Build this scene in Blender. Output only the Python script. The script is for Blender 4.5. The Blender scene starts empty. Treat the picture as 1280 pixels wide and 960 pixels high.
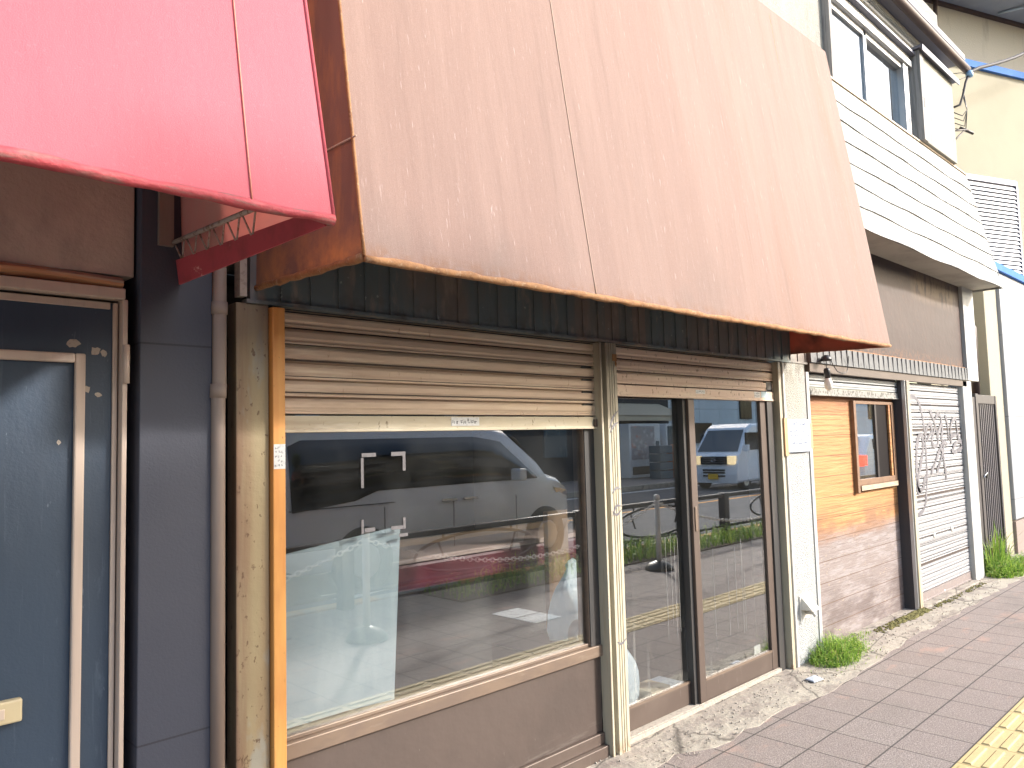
import bpy, math, random
from mathutils import Vector, Matrix
random.seed(7)
R = math.radians
sc = bpy.context.scene
COL = sc.collection

# ---------------------------------------------------------------- camera
cd = bpy.data.cameras.new('camera'); cam = bpy.data.objects.new('camera', cd); COL.objects.link(cam)
cd.sensor_fit = 'HORIZONTAL'; cd.sensor_width = 36; cd.lens = 961 / 1280 * 36
cd.clip_start = 0.05; cd.clip_end = 600
RW = ((0.7186346, 0.0322989, 0.6946374), (-0.6948799, 0.0715295, 0.7155596), (-0.0265753, -0.9969154, 0.0738474))
CP = (0.0, -2.468, 1.55)
cam.matrix_world = Matrix([[RW[i][0], -RW[i][1], -RW[i][2], CP[i]] for i in range(3)] + [[0, 0, 0, 1]])
sc.camera = cam

# ---------------------------------------------------------------- sky, sun, exposure
EL, AZ = 27.0, 40.0                      # sun height; turn from the facade normal towards +x
w = bpy.data.worlds.new('World'); sc.world = w; w.use_nodes = True
wn = w.node_tree; sky = wn.nodes.new('ShaderNodeTexSky'); sky.sky_type = 'NISHITA'; sky.sun_disc = False
sky.sun_elevation = R(EL); sky.sun_rotation = R(180 - AZ); sky.dust_density = 2.5; sky.air_density = 1.2
bg = wn.nodes['Background']; bg.inputs[1].default_value = 0.15
wn.links.new(sky.outputs[0], bg.inputs[0])
sd = Vector((math.sin(R(AZ)) * math.cos(R(EL)), -math.cos(R(AZ)) * math.cos(R(EL)), math.sin(R(EL))))
sl = bpy.data.lights.new('sun', 'SUN'); sl.energy = 2.1; sl.angle = R(4.0); sl.color = (1.0, 0.965, 0.92)
so = bpy.data.objects.new('sun', sl); COL.objects.link(so); so.location = sd * 60
so.rotation_euler = sd.to_track_quat('Z', 'Y').to_euler()
sc.view_settings.view_transform = 'Standard'; sc.view_settings.look = 'None'; sc.view_settings.gamma = 1
sc.view_settings.exposure = 1.68
sc.cycles.max_bounces = 8; sc.cycles.transparent_max_bounces = 16; sc.cycles.caustics_reflective = False

# ---------------------------------------------------------------- materials
ALB = dict(tan_shutter_steel=(1.45, 1.4, 1.36),
           shutter_bottom_bar=1.1,
           pinkish_tan_shutter=1.4,
           dark_metal_cladding=3.1,
           stained_lintel_board=2.1,
           slate_blue_panel=(0.66, 0.66, 0.72),
           navy_painted_door=(.58, .65, .72),
           cream_door_trim=0.99,
           drainpipe_brown=1.05,
           brown_awning_side=1.5,
           red_inner_band=1.3,
           white_painted_metal_roof=0.36,
           pebbledash_white=(0.636, 0.654, 0.688),
           white_painted_trim=(0.602, 0.611, 0.636),
           pale_grey_shutter=0.516,
           light_grey_shutter=0.602,
           white_wall_panels=0.46,
           grey_metal_fascia=0.3,
           cedar_planks=(0.8, 0.7, 0.56),
           paver=(.98, 1.0, .98),
           rusty_brown_sign_sheet=(0.3, 0.225, 0.21),
           shutter_case_board=0.619,
           brown_awning_fabric=(.635, .61, .64),
           frosted_board=(.86, .86, .88),
           weathered_side_post=0.774,
           worn_concrete=0.68,
           orange_trim=(1.075, 0.989, 0.946),
           brown_kick_panel=0.5,
           window_wood=0.7,
           pale_siding=1.4,
           mould_stained_bar=0.7,
           stained_cream_wall=0.688,
           cream_guide_rail=0.757,
           beige_stucco=0.636,
           brown_gutter=0.34,
           grey_mortar_wall=0.731,
           shutter_groove=1.0,
           translucent_bag=1.3,
           red_awning_fabric=(0.72, 0.6, 0.59),
           yellow_tactile=0.86,
           sill_aluminium=0.86,
           silver_aluminium=0.86,
           white_paper=0.86,
           weed_green=0.86,
           weed_light=0.86,
           weed_dark=0.86,
           rusty_hem=0.86,
           tan_tape=0.86,
           vent_cap_white=0.86)
def M(name, base, rough=.6, layers=(), bump=(), metal=0.0, spec=.5, coat=0.0, trans=0.0):
    """layers: dicts c=colour, s=scale xyz, lo/hi thresholds, k=strength, d=detail, m=(axis,v0,v1) masks, q=seed"""
    ka = ALB.get(name, 1.0); ka = ka if isinstance(ka, tuple) else (ka,) * 3
    base = tuple(c * k for c, k in zip(base, ka))
    m = bpy.data.materials.new(name); m.use_nodes = True
    nt = m.node_tree; N = nt.nodes; L = nt.links
    b = N['Principled BSDF']
    b.inputs['Roughness'].default_value = rough; b.inputs['Metallic'].default_value = metal
    b.inputs['Specular IOR Level'].default_value = spec
    if coat: b.inputs['Coat Weight'].default_value = coat; b.inputs['Coat Roughness'].default_value = .08
    tc = N.new('ShaderNodeTexCoord'); sep = N.new('ShaderNodeSeparateXYZ'); L.new(tc.outputs['Object'], sep.inputs[0])
    def noise(s, q, d=4, r=.6):
        mp = N.new('ShaderNodeMapping'); mp.inputs['Scale'].default_value = s; mp.inputs['Location'].default_value = (q * 3.7, q * 1.3, q * 2.1)
        L.new(tc.outputs['Object'], mp.inputs[0])
        nz = N.new('ShaderNodeTexNoise'); nz.inputs['Scale'].default_value = 1; nz.inputs['Detail'].default_value = d; nz.inputs['Roughness'].default_value = r
        L.new(mp.outputs[0], nz.inputs[0]); return nz.outputs[0]
    def mr(src, a, bb, c=0., e=1.):
        r = N.new('ShaderNodeMapRange'); r.inputs[1].default_value = a; r.inputs[2].default_value = bb
        r.inputs[3].default_value = c; r.inputs[4].default_value = e; L.new(src, r.inputs[0]); return r.outputs[0]
    def mul(a, bb):
        n = N.new('ShaderNodeMath'); n.operation = 'MULTIPLY'; L.new(a, n.inputs[0])
        if isinstance(bb, float): n.inputs[1].default_value = bb
        else: L.new(bb, n.inputs[1])
        return n.outputs[0]
    rgb = N.new('ShaderNodeRGB'); rgb.outputs[0].default_value = (*base, 1); cur = rgb.outputs[0]
    for i, l in enumerate(layers):
        if l.get('kind') == 'line':                  # seams every p along an axis
            ax = 'xyz'.index(l['ax'])
            mm = N.new('ShaderNodeMath'); mm.operation = 'PINGPONG'; mm.inputs[1].default_value = l['p'] / 2
            ad = N.new('ShaderNodeMath'); ad.operation = 'ADD'; ad.inputs[1].default_value = l.get('o', 0)
            L.new(sep.outputs[ax], ad.inputs[0]); L.new(ad.outputs[0], mm.inputs[0])
            f = mr(mm.outputs[0], l['w'] * .5, l['w'], 1, 0)
        elif l.get('kind') == 'cell':                # one random value per cell of width p
            ax = 'xyz'.index(l['ax'])
            ad = N.new('ShaderNodeMath'); ad.operation = 'MULTIPLY_ADD'; ad.inputs[1].default_value = 1 / l['p']; ad.inputs[2].default_value = l.get('o', 0) / l['p']
            L.new(sep.outputs[ax], ad.inputs[0])
            fl = N.new('ShaderNodeMath'); fl.operation = 'FLOOR'; L.new(ad.outputs[0], fl.inputs[0])
            src = fl.outputs[0]
            if 'ax2' in l:
                ad2 = N.new('ShaderNodeMath'); ad2.operation = 'MULTIPLY_ADD'; ad2.inputs[1].default_value = 1 / l['p2']; ad2.inputs[2].default_value = l.get('o2', 0) / l['p2']
                L.new(sep.outputs['xyz'.index(l['ax2'])], ad2.inputs[0])
                f2 = N.new('ShaderNodeMath'); f2.operation = 'FLOOR'; L.new(ad2.outputs[0], f2.inputs[0])
                ma = N.new('ShaderNodeMath'); ma.operation = 'MULTIPLY_ADD'; ma.inputs[1].default_value = 17.31; L.new(f2.outputs[0], ma.inputs[0]); L.new(src, ma.inputs[2]); src = ma.outputs[0]
            wn_ = N.new('ShaderNodeTexWhiteNoise'); wn_.noise_dimensions = '1D'; L.new(src, wn_.inputs['W'])
            f = mr(wn_.outputs[0], l.get('lo', 0), l.get('hi', 1))
        elif l.get('kind') == 'crack':
            mp = N.new('ShaderNodeMapping'); mp.inputs['Scale'].default_value = l['s']; L.new(tc.outputs['Object'], mp.inputs[0])
            nz = noise(tuple(v * 2.5 for v in l['s']), i + 3)
            va = N.new('ShaderNodeVectorMath'); va.operation = 'MULTIPLY_ADD'; va.inputs[1].default_value = (.35,) * 3
            cb = N.new('ShaderNodeCombineXYZ'); L.new(nz, cb.inputs[0]); L.new(nz, cb.inputs[1])
            L.new(cb.outputs[0], va.inputs[0]); L.new(mp.outputs[0], va.inputs[2])
            vo = N.new('ShaderNodeTexVoronoi'); vo.feature = 'DISTANCE_TO_EDGE'; vo.inputs['Scale'].default_value = 1; L.new(va.outputs[0], vo.inputs[0])
            f = mr(vo.outputs['Distance'], 0, l['w'], 1, 0)
        elif l.get('kind') == 'flat':
            v = N.new('ShaderNodeValue'); v.outputs[0].default_value = 1.0; f = v.outputs[0]
        else:
            f = mr(noise(l['s'], l.get('q', i + 1), l.get('d', 4), l.get('r', .6)), l['lo'], l['hi'])
        for (a, v0, v1) in l.get('m', ()):
            f = mul(f, mr(sep.outputs['xyz'.index(a)], v0, v1))
        f = mul(f, float(l.get('k', 1.0)))
        mx = N.new('ShaderNodeMix'); mx.data_type = 'RGBA'; L.new(f, mx.inputs[0]); L.new(cur, mx.inputs[6]); mx.inputs[7].default_value = (*[c * k for c, k in zip(l['c'], ka)], 1)
        cur = mx.outputs[2]
    L.new(cur, b.inputs['Base Color'])
    h = None
    for (s, st, q) in bump:
        n = mul(noise(s, q, 5), float(st))
        if h is None: h = n
        else:
            a = N.new('ShaderNodeMath'); a.operation = 'ADD'; L.new(h, a.inputs[0]); L.new(n, a.inputs[1]); h = a.outputs[0]
    if h is not None:
        bp = N.new('ShaderNodeBump'); bp.inputs['Strength'].default_value = 1; bp.inputs['Distance'].default_value = 1
        L.new(h, bp.inputs['Height']); L.new(bp.outputs[0], b.inputs['Normal'])
    if trans:
        t = N.new('ShaderNodeBsdfTranslucent'); L.new(cur, t.inputs[0]); ms = N.new('ShaderNodeMixShader'); ms.inputs[0].default_value = trans
        L.new(b.outputs[0], ms.inputs[1]); L.new(t.outputs[0], ms.inputs[2]); L.new(ms.outputs[0], N['Material Output'].inputs[0])
    return m

def GLASS(name, tint=(.9, .95, .95), dirt=.05, streak=.0, boost=1.0):
    m = bpy.data.materials.new(name); m.use_nodes = True; nt = m.node_tree; N = nt.nodes; L = nt.links
    N.remove(N['Principled BSDF']); out = N['Material Output']
    geo = N.new('ShaderNodeNewGeometry'); ior = N.new('ShaderNodeMapRange'); ior.inputs[3].default_value = 1.62; ior.inputs[4].default_value = 1 / 1.62
    L.new(geo.outputs['Backfacing'], ior.inputs[0])
    fr = N.new('ShaderNodeFresnel'); L.new(ior.outputs[0], fr.inputs[0])
    mu = N.new('ShaderNodeMath'); mu.operation = 'MULTIPLY'; mu.inputs[1].default_value = boost; mu.use_clamp = True; L.new(fr.outputs[0], mu.inputs[0])
    tr = N.new('ShaderNodeBsdfTransparent'); tr.inputs[0].default_value = (*tint, 1)
    gl = N.new('ShaderNodeBsdfGlossy'); gl.inputs['Roughness'].default_value = 0.0; gl.inputs[0].default_value = (1, 1, 1, 1)
    m1 = N.new('ShaderNodeMixShader'); L.new(mu.outputs[0], m1.inputs[0]); L.new(tr.outputs[0], m1.inputs[1]); L.new(gl.outputs[0], m1.inputs[2])
    tc = N.new('ShaderNodeTexCoord')
    def nz(s, lo, hi, k, d=4):
        mp = N.new('ShaderNodeMapping'); mp.inputs['Scale'].default_value = s; L.new(tc.outputs['Object'], mp.inputs[0])
        n = N.new('ShaderNodeTexNoise'); n.inputs['Scale'].default_value = 1; n.inputs['Detail'].default_value = d; L.new(mp.outputs[0], n.inputs[0])
        r = N.new('ShaderNodeMapRange'); r.inputs[1].default_value = lo; r.inputs[2].default_value = hi; r.inputs[4].default_value = k; L.new(n.outputs[0], r.inputs[0]); return r.outputs[0]
    f = nz((3, 3, 2.2), .35, .8, dirt)
    if streak:
        g = nz((34, 5, .8), .62, .75, streak, 2)
        sp = N.new('ShaderNodeSeparateXYZ'); L.new(tc.outputs['Object'], sp.inputs[0])
        zr = N.new('ShaderNodeMapRange'); zr.inputs[1].default_value = .95; zr.inputs[2].default_value = .35; L.new(sp.outputs[2], zr.inputs[0])
        mm = N.new('ShaderNodeMath'); mm.operation = 'MULTIPLY'; L.new(g, mm.inputs[0]); L.new(zr.outputs[0], mm.inputs[1])
        a = N.new('ShaderNodeMath'); a.operation = 'ADD'; L.new(f, a.inputs[0]); L.new(mm.outputs[0], a.inputs[1]); f = a.outputs[0]
    df = N.new('ShaderNodeBsdfDiffuse'); df.inputs[0].default_value = (.55, .55, .52, 1)
    m2 = N.new('ShaderNodeMixShader'); L.new(f, m2.inputs[0]); L.new(m1.outputs[0], m2.inputs[1]); L.new(df.outputs[0], m2.inputs[2])
    L.new(m2.outputs[0], out.inputs[0]); return m

def EMIT(name, c, s):
    m = bpy.data.materials.new(name); m.use_nodes = True; b = m.node_tree.nodes['Principled BSDF']
    b.inputs['Base Color'].default_value = (*c, 1); b.inputs['Emission Color'].default_value = (*c, 1); b.inputs['Emission Strength'].default_value = s
    return m

# ---------------------------------------------------------------- mesh helper
OFF = {}
class MB:
    def __init__(s): s.v = []; s.f = []; s.mi = []; s.cur = 0; s.sm = []; s.smooth = False
    def add(s, vs, fs):
        o = len(s.v); s.v += [tuple(p) for p in vs]
        for f in fs: s.f.append([o + i for i in f]); s.mi.append(s.cur); s.sm.append(s.smooth)
    def box(s, x0, x1, y0, y1, z0, z1):
        s.add([(x0, y0, z0), (x1, y0, z0), (x1, y1, z0), (x0, y1, z0), (x0, y0, z1), (x1, y0, z1), (x1, y1, z1), (x0, y1, z1)],
              [(0, 3, 2, 1), (4, 5, 6, 7), (0, 1, 5, 4), (1, 2, 6, 5), (2, 3, 7, 6), (3, 0, 4, 7)]); return s
    def hexa(s, bottom, top):
        s.add(list(bottom) + list(top), [(3, 2, 1, 0), (4, 5, 6, 7), (0, 1, 5, 4), (1, 2, 6, 5), (2, 3, 7, 6), (3, 0, 4, 7)]); return s
    def prism(s, prof, ax, a, b, closed=True):          # prof: 2-D points in the other two axes (cyclic order)
        n = len(prof)
        def P(p, t): return {'x': (t, p[0], p[1]), 'y': (p[0], t, p[1]), 'z': (p[0], p[1], t)}[ax]
        vs = [P(p, a) for p in prof] + [P(p, b) for p in prof]
        fs = [(i, (i + 1) % n, n + (i + 1) % n, n + i) for i in range(n if closed else n - 1)]
        if closed: fs += [tuple(range(n - 1, -1, -1)), tuple(range(n, 2 * n))]
        s.add(vs, fs); return s
    def tube(s, pts, r, n=8, caps=True):
        pts = [Vector(p) for p in pts]; rs = r if isinstance(r, (list, tuple)) else [r] * len(pts)
        rings = []; up = None
        for i, p in enumerate(pts):
            t = (pts[min(i + 1, len(pts) - 1)] - pts[max(i - 1, 0)]).normalized()
            if up is None: up = Vector((0, 0, 1)) if abs(t.z) < .9 else Vector((1, 0, 0))
            a = t.cross(up).normalized(); b = a.cross(t).normalized(); up = b
            rings.append([p + (a * math.cos(2 * math.pi * k / n) + b * math.sin(2 * math.pi * k / n)) * rs[i] for k in range(n)])
        vs = [q for r_ in rings for q in r_]; fs = []
        for i in range(len(pts) - 1):
            for k in range(n): fs.append((i * n + k, i * n + (k + 1) % n, (i + 1) * n + (k + 1) % n, (i + 1) * n + k))
        if caps: fs += [tuple(range(n - 1, -1, -1)), tuple(range((len(pts) - 1) * n, len(pts) * n))]
        sv = s.smooth; s.smooth = True; s.add(vs, fs); s.smooth = sv; return s
    def lathe(s, prof, cx, cy, n=20, axis='z', c3=0.0):      # prof: (r, h)
        vs = []
        for (r, h) in prof:
            for k in range(n):
                a = 2 * math.pi * k / n; u, v_ = r * math.cos(a), r * math.sin(a)
                vs.append((cx + u, cy + v_, h) if axis == 'z' else ((cx + u, h, cy + v_) if axis == 'y' else (h, cx + u, cy + v_)))
        fs = [(i * n + k, i * n + (k + 1) % n, (i + 1) * n + (k + 1) % n, (i + 1) * n + k) for i in range(len(prof) - 1) for k in range(n)]
        fs += [tuple(range(n - 1, -1, -1)), tuple(range((len(prof) - 1) * n, len(prof) * n))]
        sv = s.smooth; s.smooth = True; s.add(vs, fs); s.smooth = sv; return s
    def grid(s, fn, nu, nv):
        vs = [fn(i / nu, j / nv) for i in range(nu + 1) for j in range(nv + 1)]
        s.add(vs, [(i * (nv + 1) + j, (i + 1) * (nv + 1) + j, (i + 1) * (nv + 1) + j + 1, i * (nv + 1) + j + 1) for i in range(nu) for j in range(nv)]); return s
    def poly(s, pts): s.add(pts, [tuple(range(len(pts)))]); return s
    def build(s, name, mat, parent=None, bevel=0.0, solid=0.0, label=None, fix=True):
        me = bpy.data.meshes.new(name)
        off = Vector(OFF.get(parent.name, (0, 0, 0))) if parent else Vector((0, 0, 0))
        me.from_pydata([tuple(Vector(p) - off) for p in s.v], [], s.f)
        mats = mat if isinstance(mat, (list, tuple)) else [mat]
        for m in mats: me.materials.append(m)
        for p, i, q in zip(me.polygons, s.mi, s.sm): p.material_index = i; p.use_smooth = q
        if fix:
            import bmesh
            bm = bmesh.new(); bm.from_mesh(me); bmesh.ops.recalc_face_normals(bm, faces=bm.faces[:]); bm.to_mesh(me); bm.free()
        o = bpy.data.objects.new(name, me); COL.objects.link(o)
        if parent: o.parent = parent
        OFF[o.name] = tuple(off)
        if solid: md = o.modifiers.new('thick', 'SOLIDIFY'); md.thickness = solid; md.offset = 0
        if bevel: md = o.modifiers.new('edge', 'BEVEL'); md.width = bevel; md.segments = 2; md.limit_method = 'ANGLE'; md.angle_limit = R(40)
        if label: o['label'] = label
        return o
def B(x0, x1, y0, y1, z0, z1): return MB().box(x0, x1, y0, y1, z0, z1)
def thing(name, loc, label, cat, group=None):
    o = bpy.data.objects.new(name, None); COL.objects.link(o); o.location = loc; OFF[o.name] = tuple(loc); o.empty_display_size = .2
    o['label'] = label; o['category'] = cat
    if group: o['group'] = group
    return o
def tag(o, label, cat, group=None):
    o['label'] = label; o['category'] = cat
    if group: o['group'] = group
    return o
def struct(o, kind='structure'): o['kind'] = kind; return o
def dup(o, loc=None, label=None, parent=None):
    c = o.copy(); COL.objects.link(c)
    if parent: c.parent = parent
    if loc is not None: c.location = loc
    if label: c['label'] = label
    for ch in list(o.children): dup(ch, None, None, c)
    return c
def rnd(a, b): return random.uniform(a, b)

# ================================================================ materials used
pal = dict
cream = (.62, .55, .40)
mt_paver = M('paver', (.285, .235, .215), .85, [
    pal(c=(.165, .13, .12), s=(130, 130, 130), lo=.46, hi=.60, k=.85, d=2), pal(c=(.46, .39, .37), s=(150, 150, 150), lo=.57, hi=.64, k=.95, d=2),
    pal(kind='cell', ax='x', p=.30, o=-.13, ax2='y', p2=.285, o2=.36, c=(.22, .165, .15), k=.35),
    pal(c=(.42, .265, .215), s=(2.4, 5, 3), lo=.60, hi=.72, k=.65, d=7), pal(c=(.15, .125, .11), s=(1.6, 2.2, 1), lo=.52, hi=.75, k=.45),
    pal(kind='line', ax='x', p=.30, o=-.13, w=.0054, c=(.045, .038, .034), k=.85), pal(kind='line', ax='y', p=.285, o=.36, w=.0054, c=(.045, .038, .034), k=.9)],
    [((160, 160, 160), .0035, 2), ((5, 5, 5), .006, 3)])
mt_concrete = M('worn_concrete', (.47, .41, .35), .9, [pal(c=(.66, .60, .49), s=(3, 5, 3), lo=.3, hi=.5, k=.6, m=(('y', -.08, -.22),)),
    pal(c=(.60, .54, .44), s=(9, 16, 9), lo=.48, hi=.6, k=.8, d=6), pal(c=(.27, .215, .19), s=(4, 9, 4), lo=.52, hi=.66, k=.75, d=6),
    pal(c=(.2, .17, .15), s=(120, 120, 120), lo=.55, hi=.68, k=.5, d=2), pal(kind='crack', s=(1.3, 2.6, 1), w=.02, c=(.10, .085, .07), k=.85)],
    [((60, 60, 60), .004, 2), ((8, 8, 8), .02, 5)])
mt_yellow = M('yellow_tactile', (.62, .48, .23), .75, [pal(c=(.50, .39, .21), s=(6, 14, 6), lo=.48, hi=.7, k=.7, d=6), pal(c=(.75, .6, .3), s=(80, 80, 80), lo=.55, hi=.7, k=.5),
    pal(kind='line', ax='x', p=.30, o=-.13, w=.004, c=(.2, .15, .06), k=.9)], [((120, 120, 120), .001, 1)])
mt_asphalt = M('asphalt', (.10, .10, .105), .9, [pal(c=(.16, .155, .15), s=(90, 90, 90), lo=.5, hi=.65, k=.6, d=2), pal(c=(.07, .07, .075), s=(.5, 1.4, 1), lo=.45, hi=.6, k=.6)], [((90, 90, 90), .006, 1)])
mt_ground = M('ground', (.22, .21, .2), .95, [pal(c=(.3, .28, .25), s=(.4, .4, .4), lo=.4, hi=.6)])
mt_kerb = M('kerb_paint', (.40, .36, .31), .85, [pal(c=(.62, .31, .07), s=(.55, .4, .4), lo=.40, hi=.47, k=.95, d=5), pal(c=(.25, .21, .18), s=(20, 20, 20), lo=.58, hi=.68, k=.7)])
mt_whiteline = M('road_paint_white', (.75, .74, .70), .8, [pal(c=(.3, .29, .28), s=(14, 14, 14), lo=.56, hi=.66, k=.7)])
mt_orangeline = M('road_paint_orange', (.75, .33, .06), .8, [pal(c=(.3, .2, .1), s=(9, 9, 9), lo=.56, hi=.7, k=.6)])
mt_soil = M('soil', (.13, .10, .075), .95, [pal(c=(.22, .18, .13), s=(18, 18, 18), lo=.5, hi=.65)], [((30, 30, 30), .03, 1)])

mt_brown_aw = M('brown_awning_fabric', (.37, .245, .19), .62, [
    pal(c=(.43, .295, .23), s=(9, 3, .45), lo=.44, hi=.62, k=.55, d=5), pal(c=(.35, .195, .125), s=(3.2, 2, .35), lo=.48, hi=.68, k=.6, d=5, m=(('x', .5, 3.4),)),
    pal(c=(.25, .20, .165), s=(2.2, 2, 1.6), lo=.50, hi=.70, k=.55, d=7, m=(('z', .40, .02),)),
    pal(c=(.78, .68, .60), s=(110, 40, 9), lo=.70, hi=.75, k=.5, d=2, q=11), pal(c=(.70, .58, .50), s=(150, 60, 9), lo=.66, hi=.75, k=.35, d=2, q=5),
    pal(c=(.46, .33, .27), s=(300, 200, 240), lo=.52, hi=.66, k=.35, d=2, q=3), pal(c=(.27, .19, .15), s=(300, 200, 240), lo=.54, hi=.68, k=.35, d=2, q=21),
    pal(c=(.27, .18, .135), s=(26, 8, .7), lo=.60, hi=.74, k=.35, d=3, q=8),
    pal(c=(.34, .17, .08), s=(30, 20, 30), lo=.40, hi=.62, k=.8, m=(('z', .055, .0),))],
    [((420, 420, 420), .0012, 1), ((5, 3, .8), .010, 2)], spec=.15)
mt_brown_side = M('brown_awning_side', (.165, .095, .075), .7, [pal(c=(.115, .065, .055), s=(4, 5, 1), lo=.4, hi=.65, k=.7), pal(c=(.42, .20, .075), s=(9, 9, 9), lo=.35, hi=.62, k=.9, m=(('z', .16, .03),)),
    pal(c=(.30, .15, .07), s=(14, 14, 4), lo=.5, hi=.7, k=.6)], [((400, 400, 400), .001, 1)])
mt_rust = M('rusty_hem', (.40, .20, .085), .85, [pal(c=(.22, .10, .045), s=(30, 30, 30), lo=.45, hi=.65, k=.8), pal(c=(.56, .36, .21), s=(60, 60, 60), lo=.55, hi=.7, k=.7)], [((80, 80, 80), .003, 1)])
mt_under = M('awning_underside', (.46, .14, .09), .8, [pal(c=(.07, .045, .04), s=(2, 3, 3), lo=.45, hi=.6, k=.8)], trans=.25)
mt_red = M('red_awning_fabric', (.66, .145, .185), .6, [pal(c=(.70, .17, .22), s=(3, 2, 1), lo=.4, hi=.7, k=.5),
    pal(c=(.75, .22, .27), s=(90, 60, 90), lo=.62, hi=.72, k=.3, d=2)], [((350, 350, 350), .0008, 1), ((3, 2, 1), .006, 2)], spec=.35)
mt_red_hem = M('red_hem', (.42, .055, .065), .65, [pal(c=(.20, .12, .10), s=(9, 30, 60), lo=.5, hi=.62, k=.75, d=6), pal(c=(.60, .13, .13), s=(20, 20, 50), lo=.55, hi=.7, k=.6)], [((40, 40, 60), .004, 1)])
mt_red_band = M('red_inner_band', (.36, .05, .06), .7, [pal(c=(.62, .34, .30), s=(14, 14, 22), lo=.66, hi=.72, k=.8, d=5), pal(c=(.22, .04, .04), s=(8, 8, 8), lo=.5, hi=.68, k=.7)])
mt_red_side = M('red_side_cloth', (.72, .40, .36), .7, [pal(c=(.66, .46, .40), s=(5, 6, 3), lo=.45, hi=.65, k=.6)], trans=.55)
mt_seam = M('seam_thread', (.62, .22, .16), .8)
mt_seam_b = M('seam_thread_brown', (.42, .29, .22), .8)

mt_shut = M('tan_shutter_steel', (.40, .315, .245), .5, [
    pal(kind='cell', ax='z', p=.0672, o=.0, c=(.46, .385, .285), k=.55), pal(c=(.30, .225, .18), s=(.8, 3, 9), lo=.45, hi=.62, k=.6, d=6),
    pal(c=(.20, .13, .095), s=(3.5, 6, 26), lo=.52, hi=.66, k=.7, d=7, m=(('x', .75, .0),)), pal(c=(.52, .47, .38), s=(2, 3, 30), lo=.55, hi=.7, k=.6),
    pal(c=(.24, .15, .10), s=(40, 40, 12), lo=.66, hi=.72, k=.7)], [((7, 7, 7), .004, 1), ((160, 160, 160), .0004, 2)], metal=.15, spec=.4)
mt_shut_bar = M('shutter_bottom_bar', (.46, .40, .29), .5, [pal(c=(.28, .205, .15), s=(1.6, 3, 20), lo=.45, hi=.6, k=.75, d=6, m=(('x', .9, .1),)), pal(c=(.55, .50, .40), s=(6, 6, 30), lo=.5, hi=.7, k=.5), pal(c=(.14, .09, .06), s=(45, 20, 30), lo=.62, hi=.7, k=.8)], metal=.1)
mt_shut2 = M('pinkish_tan_shutter', (.46, .345, .27), .55, [pal(c=(.38, .27, .21), s=(1.4, 3, 8), lo=.45, hi=.65, k=.6, d=6), pal(c=(.50, .43, .33), s=(1.2, 3, 18), lo=.5, hi=.7, k=.6), pal(c=(.17, .10, .07), s=(50, 30, 30), lo=.60, hi=.68, k=.8, d=4)], [((7, 7, 7), .003, 1)], metal=.1, spec=.4)
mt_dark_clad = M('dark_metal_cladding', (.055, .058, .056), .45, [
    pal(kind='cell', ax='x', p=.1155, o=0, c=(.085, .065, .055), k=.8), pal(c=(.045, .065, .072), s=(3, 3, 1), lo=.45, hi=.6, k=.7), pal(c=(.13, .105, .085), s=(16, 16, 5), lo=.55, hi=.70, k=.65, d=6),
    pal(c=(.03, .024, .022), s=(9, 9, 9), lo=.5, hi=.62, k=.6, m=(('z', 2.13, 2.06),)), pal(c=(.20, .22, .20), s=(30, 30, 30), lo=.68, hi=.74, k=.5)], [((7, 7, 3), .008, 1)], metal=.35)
mt_grey_clad = M('grey_metal_fascia', (.45, .45, .45), .6, [pal(kind='cell', ax='x', p=.105, o=0, c=(.36, .37, .385), k=.7), pal(c=(.18, .18, .19), s=(22, 10, 14), lo=.55, hi=.66, k=.7, d=6, m=(('z', 2.16, 2.08),)), pal(c=(.6, .6, .58), s=(12, 8, 8), lo=.55, hi=.7, k=.5)], [((8, 8, 8), .006, 1)], metal=.1)
mt_sidepost = M('weathered_side_post', (.41, .30, .175), .6, [pal(kind='flat', c=(.25, .145, .10), k=.85, m=(('x', .065, .012),)),
    pal(c=(.46, .38, .22), s=(14, 8, .9), lo=.42, hi=.6, k=.7), pal(c=(.27, .15, .085), s=(22, 10, 1.3), lo=.45, hi=.6, k=.85, m=(('x', .07, .0),)),
    pal(c=(.40, .42, .38), s=(7, 5, 3), lo=.60, hi=.68, k=.6), pal(c=(.16, .09, .05), s=(60, 60, 35), lo=.63, hi=.69, k=.85, d=3), pal(c=(.16, .13, .13), s=(6, 6, 1), lo=.3, hi=.6, k=.8, m=(('z', 1.55, 2.0),))], [((9, 9, 9), .004, 1)], metal=.2)  # last layer paints the awning's shade on the post top
mt_orange = M('orange_trim', (.62, .30, .085), .42, [pal(c=(.70, .40, .13), s=(20, 20, .8), lo=.45, hi=.6, k=.6), pal(c=(.50, .22, .07), s=(9, 9, 2), lo=.55, hi=.7, k=.5), pal(c=(.2, .12, .06), s=(50, 50, 50), lo=.68, hi=.73, k=.7)], spec=.5)
mt_alu_brown = M('bronze_aluminium', (.115, .085, .070), .45, [pal(c=(.15, .115, .095), s=(3, 3, 3), lo=.45, hi=.65, k=.6), pal(c=(.20, .17, .15), s=(50, 50, 9), lo=.64, hi=.72, k=.5)], metal=.25)
mt_sill = M('sill_aluminium', (.23, .165, .12), .45, [pal(c=(.17, .125, .10), s=(3, 8, 8), lo=.45, hi=.6, k=.7), pal(c=(.30, .24, .19), s=(8, 30, 30), lo=.6, hi=.7, k=.5)], metal=.2)
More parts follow.
